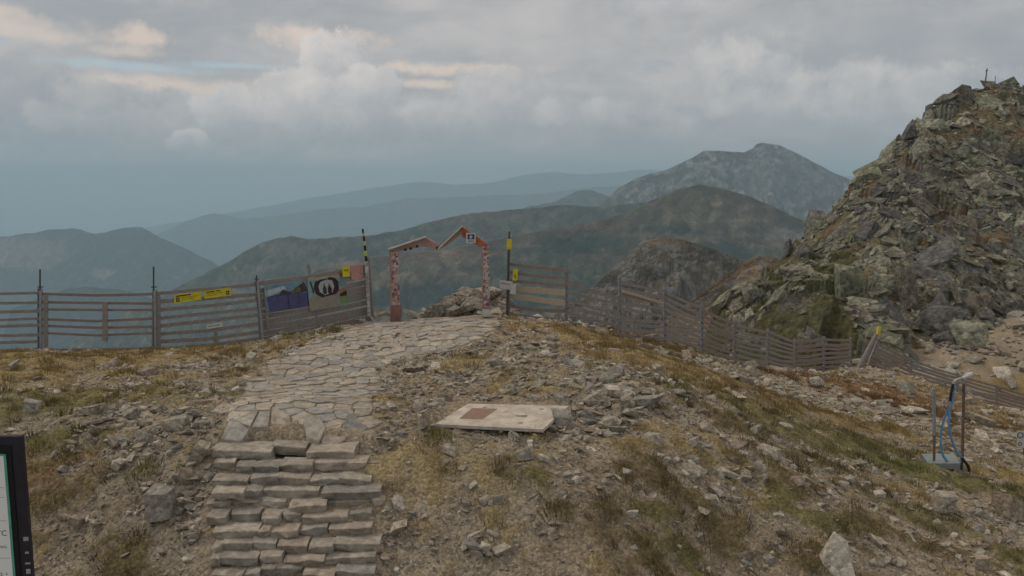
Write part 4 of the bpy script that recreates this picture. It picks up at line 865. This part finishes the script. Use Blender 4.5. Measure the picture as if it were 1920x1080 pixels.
for a, b_ in (((729, 467), (798, 444)), ((822, 466), (866, 424))): MB().bar(PY(*a, GY - .06), PY(*b_, GY - .06), .30, .045).build('white_trim', WHT, gt)
prism([(732, 572), (749, 572), (750, 605), (732, 605)], GY - .03, .33).build('post_foot', RED1, gt)
MB().bar(PY(904, 587, GY - .26), PY(919, 587, GY - .26), .03, .23).build('white_plate', WHT, gt)
root = gt; q0 = [PY(874, 437, GY - .2), PY(892, 437, GY - .2), PY(892, 456, GY - .2), PY(874, 456, GY - .2)]
_o, q, nr = panel_obj('badge_sign', q0, .03, WHT, gt)
deco('badge_field', q, nr, rect(.14, .12, .86, .62), mat('badge_blue', (.05, .07, .2), .5), gt, .006)
deco('badge_emblem', q, nr, [(.5 + .16 * math.cos(t), .38 + .16 * math.sin(t)) for t in np.linspace(0, 6.28, 11)[:-1]], WHT, gt, .010); deco('badge_lettering', q, nr, rect(.2, .74, .8, .86), mat('badge_print', (.16, .2, .3), .5), gt, .006)
rs = random.Random(3); M_stick, nt_, b_ = newmat('sticker_patchwork'); k_ = N(nt_); t_ = nt_.nodes.new('ShaderNodeTexCoord').outputs['Object']
vo = nt_.nodes.new('ShaderNodeTexVoronoi'); vo.distance = 'CHEBYCHEV'; nt_.links.new(t_, vo.inputs['Vector']); vo.inputs['Scale'].default_value = 13
sc_ = nt_.nodes.new('ShaderNodeSeparateColor'); nt_.links.new(vo.outputs['Color'], sc_.inputs[0])
cr = nt_.nodes.new('ShaderNodeValToRGB'); cr.color_ramp.interpolation = 'CONSTANT'; nt_.links.new(sc_.outputs[0], cr.inputs[0])
for i_, (p_, c_) in enumerate([(0, (.36, .17, .14)), (.2, (.50, .44, .44)), (.42, (.42, .30, .32)), (.55, (.08, .06, .07)), (.66, (.55, .52, .50)), (.8, (.30, .09, .09)), (.87, (.12, .15, .26)), (.93, (.45, .38, .14))]):
    e_ = cr.color_ramp.elements[i_] if i_ < 2 else cr.color_ramp.elements.new(p_)
    e_.position = p_; e_.color = (*c_, 1)
nt_.links.new(k_.mix(k_.ramp(k_.noise(t_, 40, 3, .7), .52, .6), cr.outputs[0], (.30, .16, .15)), b_.inputs['Base Color'])
STK = [mat('sticker_' + a, c_, .6) for a, c_ in (('white', (.55, .52, .5)), ('blue', (.10, .13, .25)), ('black', (.04, .03, .03)), ('yellow', (.5, .42, .1)), ('pink', (.5, .3, .3)), ('cherry', (.3, .05, .05)))]
for (xa, xb, y0, y1, nn) in [(733, 748, 470, 590, 150), (905, 917, 463, 575, 100)]:
    qq = [PY(xa, y0, GY - (0 if xa < 800 else .2)), PY(xb, y0, GY - (0 if xa < 800 else .2)), PY(xb + 2, y1, GY - (0 if xa < 800 else .2)), PY(xa + 2, y1, GY - (0 if xa < 800 else .2))]
    panel_obj('sticker_layer', [np.array(z_) + [0, -.004, 0] for z_ in qq], .003, M_stick, gt)
    if xa > 800:
        for k, ch in enumerate('TASSAT'): text_on('letter', ch, [np.array(z_) for z_ in qq], np.array([0, -1., 0]), .55, .20 + .115 * k, .24, STK[0], gt, .012)
for (x, y) in ((770, 466), (760, 468), (782, 462), (820, 465)):
    MB().tube([PY(x, y, GY - .045), PY(x, y, GY - .02)], .045, 10).build('bolt', BLK, gt)

# right-hand pole with yellow plates
rp = empty('sign_pole', tuple(map(float, PY(952, 597, 25.8))), label='dark thin pole with a yellow plate near its top, right of the gate', category='pole')
MB().tube([PY(951, 596, 25.75), PY(955, 434, 25.75)], .03, 8).build('shaft', DSTEEL, rp); MB().bar(PY(951, 596, 25.85), PY(954, 470, 25.85), .1, .1, up=(1, 0, 0)).build('timber', W_grey, rp)
panel_obj('yellow_plate', [PY(950, 448, 25.65), PY(960, 448, 25.65), PY(959, 468, 25.65), PY(950, 467, 25.65)], .015, YEL, rp)
r1, q, nr = sign('trail_plate', 'small upright yellow plate on the first slats right of the gate', 'sign', [(962, 505), (971, 504), (970, 526), (961, 526)], (25.6, 25.55), YEL); deco('print', q, nr, rect(.25, .5, .7, .75), DY, r1)
r1, q, nr = sign('direction_sign', 'weathered white sign plate at the start of the right fence', 'sign', [(936, 525), (961, 528), (961, 544), (937, 541)], (25.6, 25.5), WHT); deco('lettering', q, nr, rect(.12, .3, .85, .42), GREY, r1)
r1, q, nr = sign('direction_sign', 'second white plate on the pale boards of the right fence', 'sign', [(957, 536), (968, 532), (967, 552), (956, 551)], (25.4, 25.4), WHT)

# ------------------------------------------------------------------ wooden board lying on the ground
def plane_pt(px, py, z): return PZ(px, py, z)
bz_ = float(gz(PZ(940, 780, -.05)[0], PZ(940, 780, -.05)[1])) + .085
bd = empty('board', tuple(map(float, PZ(940, 785, bz_))), label='pale plywood board with a brown rectangle lying on the ground', category='board')
q4 = [PZ(877, 757, bz_ + .03), PZ(1066, 761, bz_ + .03), PZ(1018, 805, bz_), PZ(816, 795, bz_)]
m_ = MB(); m_.add([p - [0, 0, .055] for p in q4] + q4, [(0, 1, 2, 3), (4, 7, 6, 5), (0, 4, 5, 1), (1, 5, 6, 2), (2, 6, 7, 3), (3, 7, 4, 0)]); m_.build('sheet', mat('plywood', (.52, .45, .37), .75, var=.5, scale=3, bump=.1), bd)
nz = np.array([0, 0, 1.])
deco('brown_patch', q4, nz, [(.11, .22), (.36, .22), (.36, .72), (.14, .72)], mat('brown_patch_print', (.27, .17, .12), .8, var=.25), bd, .004)
for (u, v) in ((.78, .18), (.74, .8), (.22, .16)): deco('slot', q4, nz, rect(u - .02, v - .025, u + .02, v + .025), mat('slot_brown', (.25, .2, .16), .8), bd, .004)  # small flat brown rectangles laid on the sheet
deco('faint_print', q4, nz, rect(.45, .28, .54, .38), mat('faint_print', (.45, .37, .3), .8), bd, .003)

# ------------------------------------------------------------------ hose stand
HY_ = 18.5
hs = empty('hose_stand', tuple(map(float, PY(1770, 880, HY_))), label='water hose stand with two poles and hanging blue hoses on a steel plate', category='hose stand')
bp_ = [PY(1727, 866, 19.0), PY(1788, 865, 19.0), PY(1800, 880, 18.3), PY(1740, 881, 18.3)]
zb = max(float(gz(p[0], p[1])) for p in bp_) + .10
for p in bp_: p[2] = zb
m_ = MB(); m_.add([p - [0, 0, .14] for p in bp_] + bp_, [(0, 1, 2, 3), (4, 7, 6, 5), (0, 4, 5, 1), (1, 5, 6, 2), (2, 6, 7, 3), (3, 7, 4, 0)]); m_.build('base_plate', mat('blue_grey_steel', (.26, .30, .30), .5, .4, .2), hs)
MB().tube([PY(1751, 882, HY_), PY(1752, 816, HY_)], .03, 8).build('pole', RUST, hs); MB().tube([PY(1752, 816, HY_), PY(1751, 729, HY_)], .038, 8).build('pole_sleeve', STEEL, hs)
MB().tube([PY(1803, 885, HY_), PY(1805, 840, HY_), PY(1807, 720, HY_)], .034, 8).build('pole', RUST, hs)
MB().tube([PY(1787, 722, HY_), PY(1789, 716, HY_), PY(1794, 712, HY_), PY(1806, 708, HY_)], .032, 8).build('arm', mat('aluminium_pipe', (.40, .36, .33), .5, .4, .2), hs)
MB().tube([PY(1805, 709, HY_), PY(1823, 701, HY_)], [.04, .06], 10).build('nozzle', WHT, hs)
HB_ = mat('blue_hose', (.13, .29, .48), .5, var=.3); HK = mat('black_hose', (.02, .022, .03), .6)
def smooth_pts(L, Y_, n_=40):
    L = np.array(L, float); t = np.linspace(0, len(L) - 1, n_); out_ = []
    for s_ in t:
        i = int(min(s_, len(L) - 2)); f = s_ - i; p0, p1, p2, p3 = L[max(i - 1, 0)], L[i], L[i + 1], L[min(i + 2, len(L) - 1)]
        q = .5 * ((2 * p1) + (-p0 + p2) * f + (2 * p0 - 5 * p1 + 4 * p2 - p3) * f * f + (-p0 + 3 * p1 - 3 * p2 + p3) * f ** 3); out_.append(PY(q[0], q[1], Y_))
    return out_
MB().tube(smooth_pts([(1786, 722), (1784, 745), (1778, 768), (1769, 790), (1764, 820), (1766, 848), (1776, 865), (1792, 878), (1802, 884)], HY_ - .06), .027, 8).build('hose', HB_, hs)
MB().tube(smooth_pts([(1789, 724), (1786, 745), (1781, 770), (1779, 795), (1784, 822), (1793, 846), (1803, 858)], HY_ - .12), .029, 8).build('hose', HB_, hs)
MB().tube(smooth_pts([(1803, 858), (1811, 868), (1816, 876), (1817, 884)], HY_ - .12), .034, 8).build('hose_end', HK, hs)
MB().tube(smooth_pts([(1787, 720), (1783, 740), (1782, 752)], HY_ - .16), .03, 8).build('hose_grip', HK, hs)
MB().tube([PY(1787, 880, HY_ - .1), PY(1793, 883, HY_ - .1)], .055, 10).build('coupling', WHT, hs)

# ------------------------------------------------------------------ small sign at the right edge
r1, q, nr = sign('number_sign', 'small white sign with dark round figures at the right edge of the slope', 'sign', [(1907, 808), (1932, 808), (1932, 840), (1907, 839)], (21.5, 21.5), WHT)
text_on('figure', 'O', q, nr, .24, .28, .24, BLK, r1); text_on('figure', 'o', q, nr, .22, .74, .22, NAVY, r1)
MB().tube([PY(1921, 880, 21.55), PY(1920, 838, 21.55)], .03, 8).build('stake', RUST, r1)

# ------------------------------------------------------------------ summit pole
sm = empty('summit_pole', tuple(map(float, PY(1848, 156, 95))), label='thin leaning pole on the very top of the rocky hill', category='pole'); MB().tube([PY(1847, 158, 95), PY(1851, 128, 95)], [.08, .05], 6).build('shaft', DSTEEL, sm); MB().bar(PY(1848, 133, 95), PY(1852, 132, 95), .1, .1).build('crosspiece', DSTEEL, sm)
MB().tube([PY(1866, 158, 96), PY(1866, 142, 96)], .035, 6).build('summit_rod', DSTEEL, label='short thin rod right of the summit pole', category='rod')

# ------------------------------------------------------------------ information display, bottom left
TY = 8.0
ptr = PY(43, 812, TY); xr, zt = ptr[0] - .02, ptr[2] - .03; gb = float(gz(xr - .6, TY)) - .1
tm = empty('information_display', (xr - .62, TY, gb), label='tall dark information display with a lit white panel at the bottom left', category='display')
DK = mat('dark_anodised', (.035, .03, .038), .45, .2, .25, 5)
MB().box((xr - .62, TY + .03, (zt + gb) / 2), (.62, 0, 0), (0, .03, 0), (0, 0, (zt - gb) / 2)).build('cabinet', DK, tm, bevel=.01)
MB().box((xr - .62, TY - .004, (zt + gb) / 2 + .3), (.51, 0, 0), (0, .006, 0), (0, 0, (zt - gb) / 2 - .40)).build('inner_frame', mat('inner_black', (.012, .012, .014), .4), tm)
zs1, zs0 = zt - .19, zt - 1.9; xs1 = xr - .165; xs0 = xr - 1.07
MB().box(((xs0 + xs1) / 2, TY - .014, (zs0 + zs1) / 2), ((xs1 - xs0) / 2, 0, 0), (0, .003, 0), (0, 0, (zs1 - zs0) / 2)).build('edge_strip', mat('green_glass_edge', (.10, .38, .28), .4), tm)
def glow(name, col, s_):
    m_, nt_, b_ = newmat(name); b_.inputs['Base Color'].default_value = (*col, 1); b_.inputs['Emission Color'].default_value = (*col, 1); b_.inputs['Emission Strength'].default_value = s_; b_.inputs['Roughness'].default_value = .4; return m_
MB().box(((xs0 + xs1) / 2 - .012, TY - .019, (zs0 + zs1) / 2), ((xs1 - xs0) / 2 - .012, 0, 0), (0, .003, 0), (0, 0, (zs1 - zs0) / 2 - .02)).build('screen', glow('lit_panel', (.50, .49, .47), .22), tm)
qs = [np.array([xs0, TY - .022, zs1]), np.array([xs1, TY - .022, zs1]), np.array([xs1, TY - .022, zs0]), np.array([xs0, TY - .022, zs0])]; nn = np.array([0, -1., 0])
def at_px(px, py):
    p = PY(px, py, TY - .022); return (p[0] - xs0) / (xs1 - xs0), (zs1 - p[2]) / (zs1 - zs0)
INK = mat('display_ink', (.06, .06, .07), .6)
for (s_, px, py, size) in [('\u00b0C', 5, 1000, .085), ('m/s', 6, 1025, .055), ('o', 1, 1076, .09), ('6', 13, 1076, .04), ('-12', -50, 1000, .085)]:
    u, v = at_px(px, py); text_on('figure', s_, qs, nn, u, v, size, INK, tm, .003)
for py in (914, 932, 976, 1046):
    u, v = at_px(8, py); deco('rule', qs, nn, rect(.05, v, .96, v + .0025), mat('rule_ink', (.28, .28, .28), .6), tm, .003)
for (py, w_, h_) in ((1010, .05, .04), (1036, .035, .02), (1056, .05, .016), (1071, .04, .05)):
    p = PY(49 + (py - 1010) * .08, py, TY); MB().box((p[0], TY - .004, p[2]), (w_ / 2, 0, 0), (0, .006, 0), (0, 0, h_ / 2)).build('sticker', mat('bezel_sticker', (.35, .36, .38), .6, var=.6, scale=20), tm)
